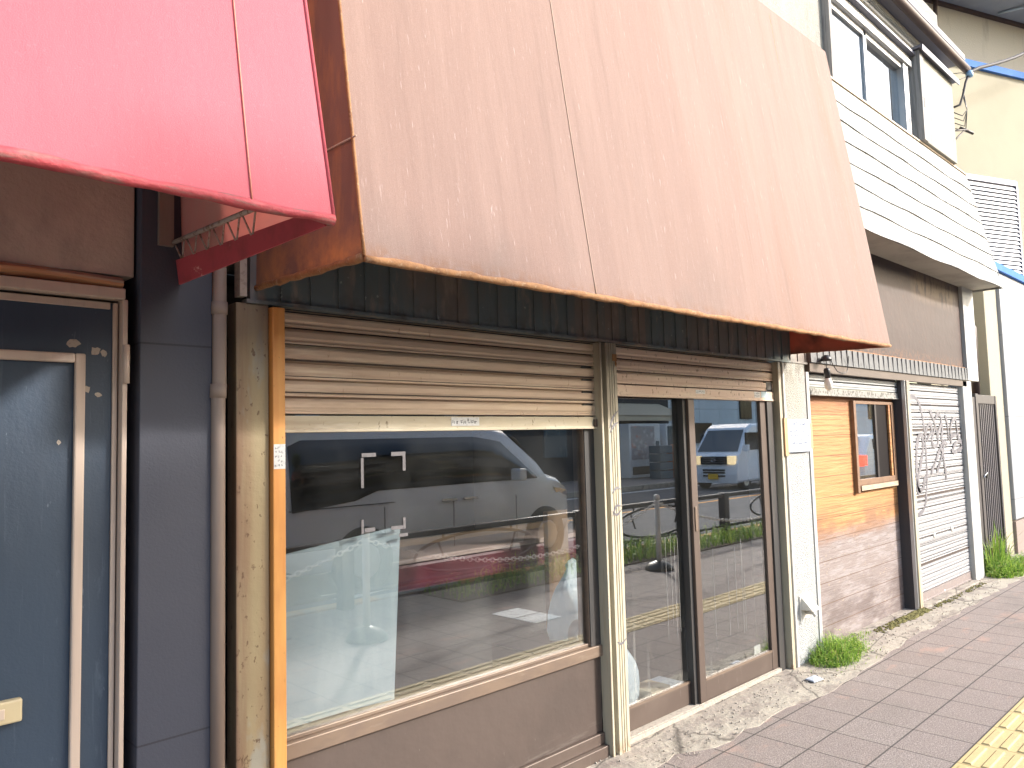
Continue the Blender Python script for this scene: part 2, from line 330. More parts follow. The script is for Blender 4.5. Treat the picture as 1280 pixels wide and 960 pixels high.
mt_kick = M('brown_kick_panel', (.155, .11, .09), .6, [pal(c=(.12, .085, .07), s=(2, 2, 2), lo=.45, hi=.62, k=.7), pal(c=(.34, .29, .25), s=(4, 4, 40), lo=.55, hi=.66, k=.55, m=(('z', .20, .10),)), pal(c=(.34, .30, .27), s=(60, 60, 16), lo=.70, hi=.74, k=.6)], [((3, 3, 3), .006, 1)])
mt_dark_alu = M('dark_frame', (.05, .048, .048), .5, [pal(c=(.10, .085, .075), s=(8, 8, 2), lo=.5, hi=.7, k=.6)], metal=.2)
mt_cream_rail = M('cream_guide_rail', (.62, .56, .42), .55, [pal(c=(.58, .38, .14), s=(28, 28, .8), lo=.56, hi=.66, k=.75, d=5, m=(('z', 1.1, .2),)), pal(c=(.38, .32, .25), s=(30, 30, 3), lo=.55, hi=.68, k=.55), pal(c=(.33, .15, .06), s=(40, 40, 20), lo=.45, hi=.6, k=.9, m=(('z', .08, .0),)), pal(c=(.30, .245, .19), s=(8, 8, 1), lo=.3, hi=.6, k=.85, m=(('z', 1.55, 1.95),))], [((12, 12, 3), .003, 1)])  # last layer puts the awning's shade into the colour near the top
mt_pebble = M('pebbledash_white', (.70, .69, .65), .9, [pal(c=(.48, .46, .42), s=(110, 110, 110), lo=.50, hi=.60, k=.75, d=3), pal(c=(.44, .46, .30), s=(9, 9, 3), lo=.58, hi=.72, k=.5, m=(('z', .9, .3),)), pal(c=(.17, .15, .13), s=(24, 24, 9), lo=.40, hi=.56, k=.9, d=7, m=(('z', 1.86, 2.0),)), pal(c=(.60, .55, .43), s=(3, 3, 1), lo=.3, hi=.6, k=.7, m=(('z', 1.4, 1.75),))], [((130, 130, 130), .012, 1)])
mt_white_trim = M('white_painted_trim', (.76, .74, .68), .6, [pal(c=(.50, .47, .42), s=(30, 30, 2.0), lo=.56, hi=.66, k=.7, d=6), pal(c=(.62, .56, .42), s=(12, 12, 2), lo=.55, hi=.7, k=.5)], [((20, 20, 3), .004, 1)])
mt_wood = M('cedar_planks', (.52, .27, .115), .7, [
    pal(kind='cell', ax='z', p=.155, o=.02, c=(.60, .35, .16), k=.7), pal(c=(.38, .17, .065), s=(1.5, 3, 62), lo=.50, hi=.60, k=.7, d=4, r=.5), pal(c=(.68, .44, .22), s=(1.2, 3, 30), lo=.54, hi=.66, k=.6, d=4), pal(c=(.26, .12, .06), s=(9, 9, 16), lo=.70, hi=.76, k=.8, d=2),
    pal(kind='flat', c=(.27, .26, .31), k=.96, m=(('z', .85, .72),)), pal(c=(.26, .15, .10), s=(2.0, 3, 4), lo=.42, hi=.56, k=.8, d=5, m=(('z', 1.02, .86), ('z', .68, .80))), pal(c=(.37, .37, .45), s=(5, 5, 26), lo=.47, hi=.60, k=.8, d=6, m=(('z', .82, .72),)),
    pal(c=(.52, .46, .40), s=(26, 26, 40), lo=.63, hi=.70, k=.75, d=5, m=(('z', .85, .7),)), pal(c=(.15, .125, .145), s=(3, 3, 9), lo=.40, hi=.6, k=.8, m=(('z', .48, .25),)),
    pal(c=(.26, .11, .055), s=(1, 1, 4), lo=.2, hi=.5, k=.8, m=(('z', 1.66, 1.80),)), pal(kind='line', ax='z', p=.155, o=.02, w=.0035, c=(.12, .06, .03), k=.85)], [((6, 6, 80), .004, 1)])  # dark top band paints the shadow of the shutter box above
mt_wood_win = M('window_wood', (.30, .17, .095), .65, [pal(c=(.20, .10, .05), s=(20, 20, 20), lo=.5, hi=.65, k=.6)])
mt_wood_pale = M('weathered_pale_wood', (.47, .38, .27), .8, [pal(c=(.33, .26, .19), s=(9, 30, 60), lo=.48, hi=.62, k=.7)])
mt_shut3 = M('light_grey_shutter', (.58, .59, .585), .5, [pal(c=(.46, .46, .45), s=(2, 3, 9), lo=.45, hi=.65, k=.5), pal(c=(.70, .70, .68), s=(2, 3, 30), lo=.55, hi=.7, k=.5)], metal=.1)
mt_mould = M('mould_stained_bar', (.40, .385, .35), .7, [pal(c=(.13, .12, .10), s=(38, 30, 38), lo=.50, hi=.57, k=.9, d=6)])
mt_shut4 = M('pale_grey_shutter', (.66, .655, .665), .5, [pal(c=(.50, .47, .44), s=(2, 3, 2), lo=.5, hi=.7, k=.5, m=(('z', 1.3, 1.95),)), pal(c=(.45, .41, .37), s=(40, 30, 40), lo=.68, hi=.73, k=.6)], [((5, 5, 5), .003, 1)], metal=.1, spec=.4)
mt_shut4bar = M('brown_grey_bottom_bar', (.24, .195, .18), .6, [pal(c=(.34, .30, .28), s=(30, 30, 20), lo=.55, hi=.66, k=.6)])
mt_spray = M('grey_spray_paint', (.135, .125, .135), .6, [pal(c=(.22, .21, .22), s=(14, 14, 14), lo=.45, hi=.62, k=.8)])
mt_sign = M('rusty_brown_sign_sheet', (.150, .105, .088), .6, [pal(c=(.11, .09, .095), s=(2, 2, 2), lo=.4, hi=.6, k=.7, m=(('z', 2.7, 3.1),)), pal(c=(.19, .13, .105), s=(1.5, 2, 3), lo=.48, hi=.66, k=.7),  # first layer: mansard shadow painted into the upper part of the sheet
    pal(c=(.47, .41, .27), s=(13, 9, 5), lo=.40, hi=.50, k=1.0, d=6, m=(('z', 2.74, 2.88), ('z', 3.06, 3.02), ('x', 2.2, 2.45), ('x', 3.6, 3.45))),
    pal(c=(.43, .235, .11), s=(34, 20, 34), lo=.47, hi=.58, k=.9, d=5, m=(('z', 2.30, 2.19),)), pal(c=(.30, .16, .09), s=(30, 20, 22), lo=.62, hi=.7, k=.7)], [((3, 3, 3), .008, 1)], metal=.1)
mt_mans = M('white_painted_metal_roof', (.80, .79, .74), .55, [pal(c=(.36, .37, .37), s=(22, 9, 3), lo=.48, hi=.64, k=.9, d=8), pal(c=(.70, .60, .42), s=(4, 4, 4), lo=.55, hi=.72, k=.5), pal(c=(.30, .24, .18), s=(50, 20, 20), lo=.70, hi=.74, k=.7)], [((9, 9, 9), .006, 1)])
mt_soffit = M('white_soffit', (.52, .50, .45), .8, [pal(c=(.34, .32, .29), s=(3, 3, 3), lo=.45, hi=.65, k=.6)])
mt_mortar = M('grey_mortar_wall', (.42, .41, .375), .95, [pal(c=(.30, .295, .27), s=(70, 70, 70), lo=.50, hi=.62, k=.6, d=3), pal(c=(.22, .215, .195), s=(5, 5, 2), lo=.55, hi=.72, k=.6, d=6), pal(c=(.56, .53, .46), s=(2, 2, 1), lo=.5, hi=.7, k=.6)], [((80, 80, 80), .006, 1)])
mt_tobukuro = M('shutter_case_board', (.52, .50, .44), .9, [pal(c=(.30, .285, .26), s=(30, 30, 12), lo=.55, hi=.66, k=.75, d=6, m=(('z', 5.2, 4.4),)), pal(c=(.62, .60, .54), s=(3, 3, 1), lo=.5, hi=.7, k=.5)], [((50, 50, 50), .003, 1)])
mt_oldwood = M('grey_old_wood', (.34, .325, .31), .85, [pal(c=(.19, .18, .175), s=(40, 40, 2.5), lo=.48, hi=.6, k=.75, d=5)])
mt_alu = M('silver_aluminium', (.58, .59, .60), .38, [pal(c=(.42, .42, .42), s=(20, 20, 4), lo=.55, hi=.7, k=.5)], metal=.6)
mt_gutter = M('brown_gutter', (.16, .095, .085), .55, [pal(c=(.27, .15, .11), s=(6, 9, 9), lo=.5, hi=.66, k=.6)])
mt_beige = M('beige_stucco', (.62, .56, .42), .9, [pal(c=(.54, .49, .37), s=(1.2, 1.2, 1), lo=.45, hi=.65, k=.5)], [((90, 90, 90), .003, 1)])
mt_beige_d = M('stained_cream_wall', (.64, .59, .50), .9, [pal(c=(.38, .35, .31), s=(7, 7, 1.1), lo=.56, hi=.70, k=.6, d=6)], [((50, 50, 50), .004, 1)])
mt_whitepanel = M('white_wall_panels', (.72, .73, .76), .55, [pal(kind='line', ax='z', p=1.02, o=.35, w=.009, c=(.35, .36, .38), k=.8), pal(c=(.66, .68, .73), s=(.8, .8, .8), lo=.4, hi=.7)], [((2, 2, 2), .003, 1)])
mt_bluetrim = M('blue_metal_trim', (.07, .19, .52), .7, [pal(c=(.12, .25, .56), s=(9, 9, 9), lo=.5, hi=.7, k=.5)], spec=.1)
mt_greyblue = M('grey_blue_soffit', (.22, .235, .265), .6, [pal(c=(.27, .30, .34), s=(.8, .8, .8), lo=.4, hi=.6)])
mt_louver = M('grey_louvre', (.38, .385, .41), .5, metal=.2)
mt_louver_d = M('louvre_frame', (.20, .20, .24), .5, metal=.2)
mt_gate = M('dark_brown_gate', (.085, .075, .072), .5, [pal(c=(.14, .12, .11), s=(20, 20, 2), lo=.5, hi=.66, k=.5)], metal=.3)
mt_bluedoor = M('navy_painted_door', (.062, .088, .125), .5, [pal(c=(.085, .105, .135), s=(1.5, 1.5, .6), lo=.42, hi=.62, k=.7), pal(c=(.045, .060, .085), s=(4, 4, 1), lo=.5, hi=.7, k=.5), pal(c=(.30, .33, .36), s=(45, 45, 16), lo=.70, hi=.75, k=.6), pal(c=(.22, .26, .31), s=(16, 16, 5), lo=.62, hi=.74, k=.45, d=7), pal(c=(.16, .19, .23), s=(60, 60, 2.5), lo=.62, hi=.72, k=.4)], [((3, 3, 1.2), .006, 1), ((140, 140, 140), .0006, 2)], spec=.45)
mt_bluewall = M('slate_blue_panel', (.075, .082, .105), .65, [pal(c=(.095, .098, .115), s=(1, 1, .7), lo=.4, hi=.65, k=.7), pal(kind='line', ax='z', p=1.2, o=.52, w=.004, c=(.03, .03, .04), k=.8)], [((120, 120, 120), .0008, 1)])
mt_trimcream = M('cream_door_trim', (.55, .44, .36), .5, [pal(c=(.45, .36, .30), s=(30, 30, 2), lo=.5, hi=.66, k=.5)])
mt_lintel = M('stained_lintel_board', (.20, .16, .135), .85, [pal(c=(.27, .22, .18), s=(3, 3, 2), lo=.42, hi=.62, k=.7, d=6), pal(c=(.13, .105, .09), s=(7, 7, 3), lo=.5, hi=.68, k=.6)], [((50, 50, 50), .003, 1)])
mt_peelwood = M('peeling_wood_lintel', (.50, .25, .12), .8, [pal(c=(.36, .30, .24), s=(4, 20, 40), lo=.50, hi=.58, k=.85, d=6), pal(c=(.62, .38, .22), s=(3, 20, 60), lo=.5, hi=.65, k=.6)])
mt_chip = M('bare_chip', (.42, .37, .31), .9, [pal(c=(.26, .23, .2), s=(60, 60, 60), lo=.5, hi=.6, k=.6)])
mt_pipe = M('drainpipe_brown', (.22, .165, .135), .6, [pal(c=(.30, .24, .20), s=(9, 9, 1), lo=.45, hi=.65, k=.6)])
mt_black = M('black_plastic', (.02, .02, .022), .4)
mt_bulb = M('white_bulb', (.72, .70, .64), .25, spec=.6)
mt_paper = M('white_paper', (.52, .57, .66), .7)
mt_ink = M('ink', (.06, .075, .14), .8)
mt_inkd = M('dark_ink', (.12, .12, .13), .8)
mt_tapeb = M('tan_tape', (.62, .37, .20), .5)
mt_tape = M('pale_tape', (.12, .11, .115), .6, [pal(c=(.07, .065, .065), s=(80, 80, 80), lo=.5, hi=.6, k=.6)])
mt_sticker = M('sticker_white', (.66, .66, .64), .6, [pal(c=(.50, .50, .49), s=(60, 60, 60), lo=.5, hi=.65, k=.6)])
mt_stickerb = M('sticker_blue', (.45, .58, .64), .6)
mt_vent = M('vent_cap_white', (.70, .67, .60), .5, [pal(c=(.45, .42, .36), s=(20, 20, 20), lo=.55, hi=.68, k=.5)])
mt_green = [M('weed_green', (.24, .42, .06), .6, trans=.35), M('weed_light', (.40, .55, .10), .6, trans=.35), M('weed_dark', (.12, .24, .045), .6, trans=.3), M('weed_dry', (.36, .34, .13), .7, trans=.3)]
mt_moss = M('moss', (.17, .16, .05), .95, [pal(c=(.28, .25, .10), s=(60, 60, 60), lo=.45, hi=.6)], [((120, 120, 120), .02, 1)])
mt_glass_win = GLASS('window_glass', (.93, .95, .95), .03, 0, 2.4)
mt_glass_door = GLASS('door_glass', (.90, .92, .92), .025, .18, 2.3)
mt_glass_up = GLASS('upper_glass', (.6, .65, .7), .02, 0, 1.7)
mt_glass_small = GLASS('small_glass', (.8, .85, .85), .02, 0, 2.6)
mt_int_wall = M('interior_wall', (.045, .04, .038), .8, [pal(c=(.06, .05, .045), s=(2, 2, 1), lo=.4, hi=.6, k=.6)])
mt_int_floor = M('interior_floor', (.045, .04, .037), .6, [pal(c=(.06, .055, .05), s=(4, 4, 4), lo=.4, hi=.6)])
mt_maroon = M('maroon_seat', (.16, .018, .035), .5, [pal(c=(.11, .015, .025), s=(4, 4, 4), lo=.4, hi=.65)])
mt_plank = M('pale_plank', (.50, .33, .20), .6)
mt_board = M('frosted_board', (.50, .58, .60), .45, [pal(c=(.42, .50, .52), s=(2, 2, 3), lo=.4, hi=.65), pal(c=(.60, .66, .66), s=(8, 8, 2), lo=.55, hi=.7, k=.6)], trans=.1)
mt_bag = M('translucent_bag', (.66, .73, .78), .3, [pal(c=(.50, .60, .68), s=(14, 14, 9), lo=.45, hi=.6, k=.6)], [((16, 16, 7), .03, 1)], trans=.4)
mt_clockw = M('clock_case', (.72, .71, .68), .4)
mt_clockf = M('clock_face', (.30, .28, .25), .4)
mt_whitecar = M('white_car_paint', (.76, .81, .88), .25, coat=.6)
mt_carglass = M('dark_car_glass', (.012, .014, .018), .06, spec=.7)
mt_tyre = M('tyre_rubber', (.02, .02, .02), .8)
mt_rim = M('alloy_rim', (.45, .46, .48), .3, metal=.8)
mt_chrome = M('chrome', (.6, .6, .62), .15, metal=1)
mt_lampon = EMIT('lit_headlight', (1, .76, .42), .55)
mt_tail = M('tail_light_red', (.62, .03, .03), .3)
mt_taillit = EMIT('lit_brake_light', (1, .06, .04), 1.2)
mt_plate_y = M('yellow_plate', (.80, .48, .03), .5)
mt_rail = M('dark_guard_rail', (.035, .035, .045), .5, [pal(c=(.09, .07, .06), s=(20, 20, 20), lo=.6, hi=.7, k=.5)], metal=.2)
mt_bollard = M('bollard_white', (.66, .66, .63), .5, [pal(c=(.5, .5, .47), s=(9, 9, 3), lo=.5, hi=.65, k=.5)])
mt_chain = M('plastic_chain', (.70, .68, .64), .5)
mt_darkshop = M('dark_shop_wall', (.045, .042, .045), .8, [pal(c=(.075, .065, .06), s=(.6, .6, .5), lo=.4, hi=.6, k=.7)])
mt_farwall = M('pale_siding', (.46, .50, .53), .8, [pal(kind='line', ax='x', p=1.9, o=.3, w=.03, c=(.20, .22, .24), k=.8), pal(kind='line', ax='z', p=3.1, o=.2, w=.03, c=(.25, .27, .29), k=.8), pal(c=(.38, .42, .45), s=(.6, .6, .4), lo=.4, hi=.65)])
mt_vend = M('vending_white', (.68, .69, .70), .4)
mt_vend_d = M('vending_display', (.36, .33, .34), .35, [pal(c=(.55, .20, .15), s=(3, 3, 4), lo=.6, hi=.66, k=.8), pal(c=(.62, .62, .60), s=(5, 5, 6), lo=.52, hi=.6, k=.7)])
mt_vend_b = M('vending_dark_glass', (.05, .09, .12), .2, [pal(c=(.4, .42, .4), s=(9, 9, 1), lo=.6, hi=.66, k=.6)])
mt_orangebin = M('orange_bin_plastic', (.72, .16, .04), .45)
mt_crate = M('blue_grey_crate', (.07, .11, .14), .6)
mt_canvas = M('beige_canvas', (.55, .45, .32), .8)

# ================================================================ GROUND AND ROAD
struct(B(-160, 260, -260, 160, -.40, -.30).build('ground', mt_ground))
struct(B(-30, 90, -3.95, -.20, -.20, 0).build('pavement', mt_paver))
# concrete apron in front of the shops, uneven front edge
mb = MB(); ed = []
x = -6.0
while x < 12.5:
    d = -.215 if x < 3.3 else (-.30 if x < 4.3 else (-.355 if x < 5.6 else -.30))
    ed.append((x, d + rnd(-.022, .022))); x += rnd(.07, .2)
n = len(ed)
mb.add([(x, y, .003) for x, y in ed] + [(x, .45, .012) for x, _ in ed] + [(x, y - .006, -.02) for x, y in ed],
       [(i, i + 1, n + i + 1, n + i) for i in range(n - 1)] + [(2 * n + i, 2 * n + i + 1, i + 1, i) for i in range(n - 1)])
struct(mb.build('concrete_apron', mt_concrete))
mb = MB(); mb.box(-9, 40.2, -1.522, -1.222, -.05, .004)
for t in range(-30, 134):
    x0 = .13 + t * .30 - .02
    for k in range(4):
        yc = -1.222 - .0375 - k * .075
        mb.hexa([(x0 + .03, yc - .021, .004), (x0 + .285, yc - .021, .004), (x0 + .285, yc + .021, .004), (x0 + .03, yc + .021, .004)],
                [(x0 + .036, yc - .014, .0095), (x0 + .279, yc - .014, .0095), (x0 + .279, yc + .014, .0095), (x0 + .036, yc + .014, .0095)])
struct(mb.build('tactile_paving', mt_yellow))
mb = MB()
for (a, b) in ((-6, 3.1), (4.9, 18), (19.5, 40)): mb.box(a, b, -3.93, -3.22, -.02, .012)
struct(mb.build('planting_soil', mt_soil))
struct(B(-60, 160, -4.12, -3.95, -.30, .02).build('kerb', mt_kerb, bevel=.012))
struct(B(-120, 220, -12.25, -4.12, -.30, -.12).build('road', mt_asphalt))
mb = MB(); mb.box(-60, 160, -4.62, -4.48, -.12, -.116); mb.box(-60, 160, -11.95, -11.80, -.12, -.116)
mb.poly([(3.9, -5.12, -.115), (4.5, -5.0, -.115), (4.5, -5.2, -.115), (5.6, -5.0, -.115), (4.5, -4.72, -.115), (4.5, -4.9, -.115)])
struct(mb.build('white_road_marking', mt_whiteline))
struct(B(-60, 160, -8.2, -8.05, -.12, -.116).build('orange_road_marking', mt_orangeline))
struct(B(-120, 220, -12.42, -12.25, -.30, .03).build('far_kerb', mt_concrete, bevel=.012))
struct(B(-120, 220, -30, -12.42, -.30, .01).build('far_pavement', mt_paver))
mb = MB(); mb.box(4.74, 5.06, -2.62, -2.34, 0, .004); mb.box(4.74, 5.06, -2.32, -2.06, 0, .004)
struct(mb.build('pale_paving_slab', mt_whiteline))

# ================================================================ BLUE SHOP (left edge)
bs = thing('blue_shop', (0, 0, 0), 'slate blue shop front with navy door below the red awning', 'building')
mb = MB(); mb.box(-4, -.45, .08, .3, 0, 2.05); mb.box(-4, 1.06, .30, .5, 0, 6.2)
mb.build('wall', mt_bluewall, bs)
B(.812, 1.034, -.005, .30, 0, 3.3).build('blue_pillar', mt_bluewall, bs, bevel=.003)
B(-4, .805, .035, .30, 2.088, 3.3).build('lintel_board', mt_lintel, bs, bevel=.003)
mb = MB(); mb.grid(lambda u, v: (-.6 + 1.37 * u, .018 + .004 * math.sin(u * 31) + (.015 if v in (0, 1) else 0), 2.048 + .036 * v + .004 * math.sin(u * 17)), 40, 3)
mb.build('wooden_lintel', mt_peelwood, bs)
df = MB(); df.box(.768, .783, .015, .30, 0, 2.012); df.box(-.42, .774, .01, .30, 2.012, 2.045); df.box(-.45, -.42, .01, .3, 0, 2.045)
df.build('door_frame', mt_trimcream, bs, bevel=.003)
dr = B(-.41, .765, .055, .10, .01, 2.005).build('door', mt_bluedoor, bs, bevel=.003)
mb = MB(); mb.box(.750, .7640, .046, .055, .01, 2.004); mb.box(-.41, .742, .046, .055, 1.983, 2.004)
mb.build('edge_strip', mt_trimcream, dr, bevel=.002)
mb = MB()
for (a, b, c, d) in ((.646, .674, .05, 1.842), (-.30, -.272, .05, 1.842)): mb.box(a, b, .036, .055, c, d)
mb.box(-.272, .646, .036, .055, 1.814, 1.842); mb.box(-.272, .646, .036, .055, .05, .078)
mb.build('panel_moulding', mt_trimcream, dr, bevel=.005)
mb = MB(); mb.box(.28, .527, .028, .055, .823, .884); mb.build('letter_slot', M('slot_cream', (.60, .50, .31), .45), dr, bevel=.005)
mb = MB(); mb.box(.30, .485, .0235, .028, .838, .866); mb.build('flap', M('slot_flap', (.62, .50, .40), .45), dr.children[-1] if False else dr, bevel=.002)
mb = MB(); mb.tube([(.777, .008, 1.755), (.777, .008, 1.872)], .0095, 10); mb.build('hinge', mt_trimcream, dr)
mb = MB()
def chip(x, z, rx, rz, y=.0535):
    k = 11; return [(x + rx * rnd(.6, 1.1) * math.cos(2 * math.pi * i / k), y, z + rz * rnd(.6, 1.1) * math.sin(2 * math.pi * i / k)) for i in range(k)]
for (px, pz, a, b) in ((.645, 1.872, .019, .015), (.705, 1.853, .016, .014), (.727, 1.848, .010, .013), (.683, 1.738, .010, .012), (.713, 1.722, .012, .009), (.61, 1.58, .006, .008)):
    mb = MB(); p = chip(px, pz, a, b, .0545); mb.add(p + [(q[0], .0552, q[2]) for q in p], [tuple(range(11))] + [(i, (i + 1) % 11, 11 + (i + 1) % 11, 11 + i) for i in range(11)]); mb.build('paint_chip', mt_chip, dr)

# drainpipe
dp = thing('drainpipe', (1.052, -.01, 0), 'brown plastic drainpipe between blue pillar and rusty side post', 'pipe')
mb = MB(); mb.tube([(1.052, -.01, .0), (1.052, -.01, 1.73), (1.056, -.01, 1.74), (1.056, -.01, 3.3)], .0225, 14); mb.build('pipe', mt_pipe, dp)
MB().tube([(1.052, -.01, 1.715), (1.053, -.01, 1.76)], .0265, 14).build('collar', mt_pipe, dp); MB().tube([(1.056, -.01, 1.99), (1.056, -.01, 2.03)], .0262, 14).build('collar', mt_pipe, dp)

# ================================================================ RED AWNING
ra = thing('red_awning', (-1.2, 0, 2.07), 'bright red fabric shop awning with grimy lower hem at left', 'awning')
RX0, RX1 = -2.6, .945
def rfront(u, v):
    x = RX0 + (RX1 - RX0) * u; z = 2.085 + 2.1 * v
    t = 1 - (1 - v) ** 1.0
    sag = .006 * math.sin(math.pi * u * 3) * math.sin(math.pi * v)
    return (x - .055 * v * max(0, (u - .9) * 10), -.905 + .37 * t + sag, z)
mb = MB(); mb.grid(rfront, 60, 24); mb.build('front_fabric', mt_red, ra, solid=.004)
mb = MB(); mb.tube([(RX0 + (RX1 - RX0) * i / 60, -.902 + rnd(-.002, .002), 2.079 + .0015 * math.sin(i * 1.3) + rnd(-.0015, .0015)) for i in range(61)], [.0115 + rnd(-.002, .003) for _ in range(61)], 10)
mb.build('hem', mt_red_hem, ra)
mb = MB()
mb.grid(lambda u, v: (.938 - .05 * v, (-.900 + .36 * v) * (1 - u), 2.145 + 2.0 * v - .05 * (1 - u) * (1 - v)), 14, 12); mb.build('side_cloth', mt_red_side, ra, solid=.003)
mb = MB(); mb.grid(lambda u, v: (.930 - .010 * v, -.895 * (1 - u) + .0, 2.066 + .008 * u + (.042 + .036 * u) * v), 24, 3); mb.build('side_band', mt_red_band, ra, solid=.006)
mb = MB(); mb.tube([(.945, -.905, 2.08), (.888, -.54, 4.18)], .006, 6); mb.build('corner_piping', mt_red, ra)
sx = .742; mb = MB(); pts = []
for i in range(25):
    q = rfront((sx + .012 * i / 24 - RX0) / (RX1 - RX0), i / 24 * .9); pts.append((q[0], q[1] - .004, q[2]))
mb.tube(pts, .0022, 5); mb.build('seam', mt_seam, ra)
mb = MB()       # lattice truss inside the side
tz0, tz1 = 2.205, 2.178
mb.tube([(.905, .01, tz0), (.905, -.60, tz1)], .0075, 6)
for i in range(6):
    ya = -.02 - .58 * i / 6; dz = tz0 - (tz0 - tz1) * i / 6; zl = 2.148 - .035 * i / 6
    mb.tube([(.905, ya, dz), (.915, ya - .035, zl)], .0028, 5); mb.tube([(.915, ya - .045, zl), (.905, ya - .085, dz - .003)], .0028, 5)
mb.build('lattice_bracket', M('bracket_rusty', (.40, .33, .28), .7, [pal(c=(.18, .09, .05), s=(40, 40, 40), lo=.5, hi=.6, k=.8)]), ra)
B(.86, .905, -.02, -.006, 2.19, 3.2).build('back_post', mt_pipe, ra)
# roof sheet back to the wall, well above the view
mb = MB(); mb.hexa([(RX0, -.535, 4.185), (.89, -.535, 4.185), (.89, .30, 4.5), (RX0, .30, 4.5)], [(RX0, -.535, 4.195), (.89, -.535, 4.195), (.89, .30, 4.51), (RX0, .30, 4.51)]); mb.build('top_fabric', mt_red, ra)

# ================================================================ BROWN AWNING
ba = thing('brown_awning', (1.19, 0, 2.075), 'large faded brown fabric awning with rusty edges over the shutters', 'awning')
bx0, bx1, bxt = 1.190, 5.105, 5.105
def bfront(u, v):
    x = bx0 + (bx1 - bx0) * u; z0 = 2.077 + .014 * u
    z = z0 + (4.135 - z0) * v
    sag = .010 * math.sin(math.pi * u * 3) * math.sin(math.pi * v) + .003 * math.sin(u * 60) * v * (1 - v)
    return (x, -.662 + .300 * v + sag, z)
mb = MB(); mb.grid(bfront, 80, 30); mb.build('front_fabric', mt_brown_aw, ba, solid=.004)
mb = MB(); mb.tube([(bx0 + (bx1 - bx0) * i / 80, -.660 + rnd(-.002, .002), 2.072 + .014 * i / 80 + rnd(-.002, .002)) for i in range(81)], [.011 + rnd(-.002, .003) for _ in range(81)], 10); mb.build('hem', mt_rust, ba)
def bside(X):
    return lambda u, v: (X + .004 * math.sin(v * 9), (-.660 + .300 * v) * (1 - u), 2.082 + 2.053 * v + .02 * u * (1 - v))
mb = MB(); mb.grid(bside(bx0), 16, 16); mb.build('side_fabric', mt_brown_side, ba, solid=.004)
mb = MB(); mb.grid(bside(bx1), 16, 16); mb.build('side_fabric', mt_under, ba, solid=.004)
mb = MB(); mb.tube([(bx0, -.655 + .655 * i / 20, 2.076 + .02 * i / 20 + rnd(-.002, .002)) for i in range(21)], [.011 + rnd(-.002, .003) for _ in range(21)], 9); mb.build('side_hem', mt_rust, ba)
mb = MB(); mb.tube([(bx1 + .01, -.655 + .655 * i / 20, 2.092 + .02 * i / 20 + rnd(-.002, .002)) for i in range(21)], .011, 9); mb.build('side_hem', mt_rust, ba)
mb = MB(); mb.tube([(bx0 - .001, -.662 + .3 * i / 20, 2.08 + 2.055 * i / 20) for i in range(21)], .0055, 7); mb.build('corner_piping', mt_rust, ba)
for sx in (.258,):
    mb = MB(); mb.tube([(lambda q: (q[0], q[1] - .003, q[2]))(bfront(sx, i / 30)) for i in range(31)], .0022, 5); mb.build('seam', mt_seam_b, ba)
mb = MB(); mb.tube([(bx0 - .003, -.63, 2.435), (bx0 - .003, -.01, 2.45)], .003, 5); mb.build('seam', mt_seam_b, ba)
mb = MB()
for X in (bx0 + .02, 2.2, 3.3, 4.3, bx1 - .02): mb.tube([(X, -.62, 2.125), (X, -.36, 4.1)], .010, 6)
mb.tube([(bx0 + .02, -.635, 2.098), (bx1 - .02, -.635, 2.112)], .011, 6); mb.build('frame', mt_rust, ba)
mb = MB(); mb.hexa([(bx0, -.362, 4.135), (bx1, -.362, 4.135), (bx1, .03, 4.15), (bx0, .03, 4.15)], [(bx0, -.362, 4.142), (bx1, -.362, 4.142), (bx1, .03, 4.157), (bx0, .03, 4.157)]); mb.build('top_fabric', mt_brown_aw, ba)

# ================================================================ roller shutter builder
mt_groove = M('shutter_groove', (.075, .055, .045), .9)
def shutter(x0, x1, zb, zt, p, mat, parent, bar=None, barh=.062, y=.035, name='roller_shutter', dark=(1,)):
    """one bulged slat per p: lip, groove, face"""
    prof = []; z = zt
    nsl = max(1, round((zt - zb - barh) / p)); p = (zt - zb - barh) / nsl
    for i in range(nsl):
        prof += [(y + .010, z), (y + .016, z - .004), (y + .014, z - .010), (y - .002, z - .0115), (y - .0045, z - .018), (y - .0045, z - p * .60), (y - .001, z - p * .72), (y - .001, z - p * .80), (y - .005, z - p * .86), (y - .005, z - p * .975)]
        z -= p
    prof += [(y + .010, z)]
    m = MB(); full = prof + [(y + .022, z), (y + .022, zt)]
    m.prism(full, 'x', x0, x1)
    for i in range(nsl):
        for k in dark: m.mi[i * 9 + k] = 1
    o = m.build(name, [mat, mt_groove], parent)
    if bar:
        m = MB(); m.prism([(y - .008, z - .006), (y - .008, zb + .012), (y - .014, zb + .010), (y - .014, zb), (y + .022, zb), (y + .022, z - .006)], 'x', x0, x1); m.build('bottom_bar', bar, o, bevel=.0015)
    return o, p
def marks(mbx, x0, x1, z0, z1, y, rows, dens=.75, th=.0006):       # illegible printed characters
    rh = (z1 - z0) / rows
    for r in range(rows):
        x = x0; cz = z1 - rh * (r + .5)
        while x < x1 - rh * .5:
            if random.random() < dens:
                for _ in range(3):
                    a = x + rnd(0, rh * .35); b = a + rnd(rh * .12, rh * .45); c = cz + rnd(-.34, .2) * rh
                    if random.random() < .5: mbx.box(a, min(b, x1), y - th, y, c, c + rh * .09)
                    else: mbx.box(a, a + rh * .08, y - th, y, c - rh * .1, c + rh * .3)
            x += rh * .72

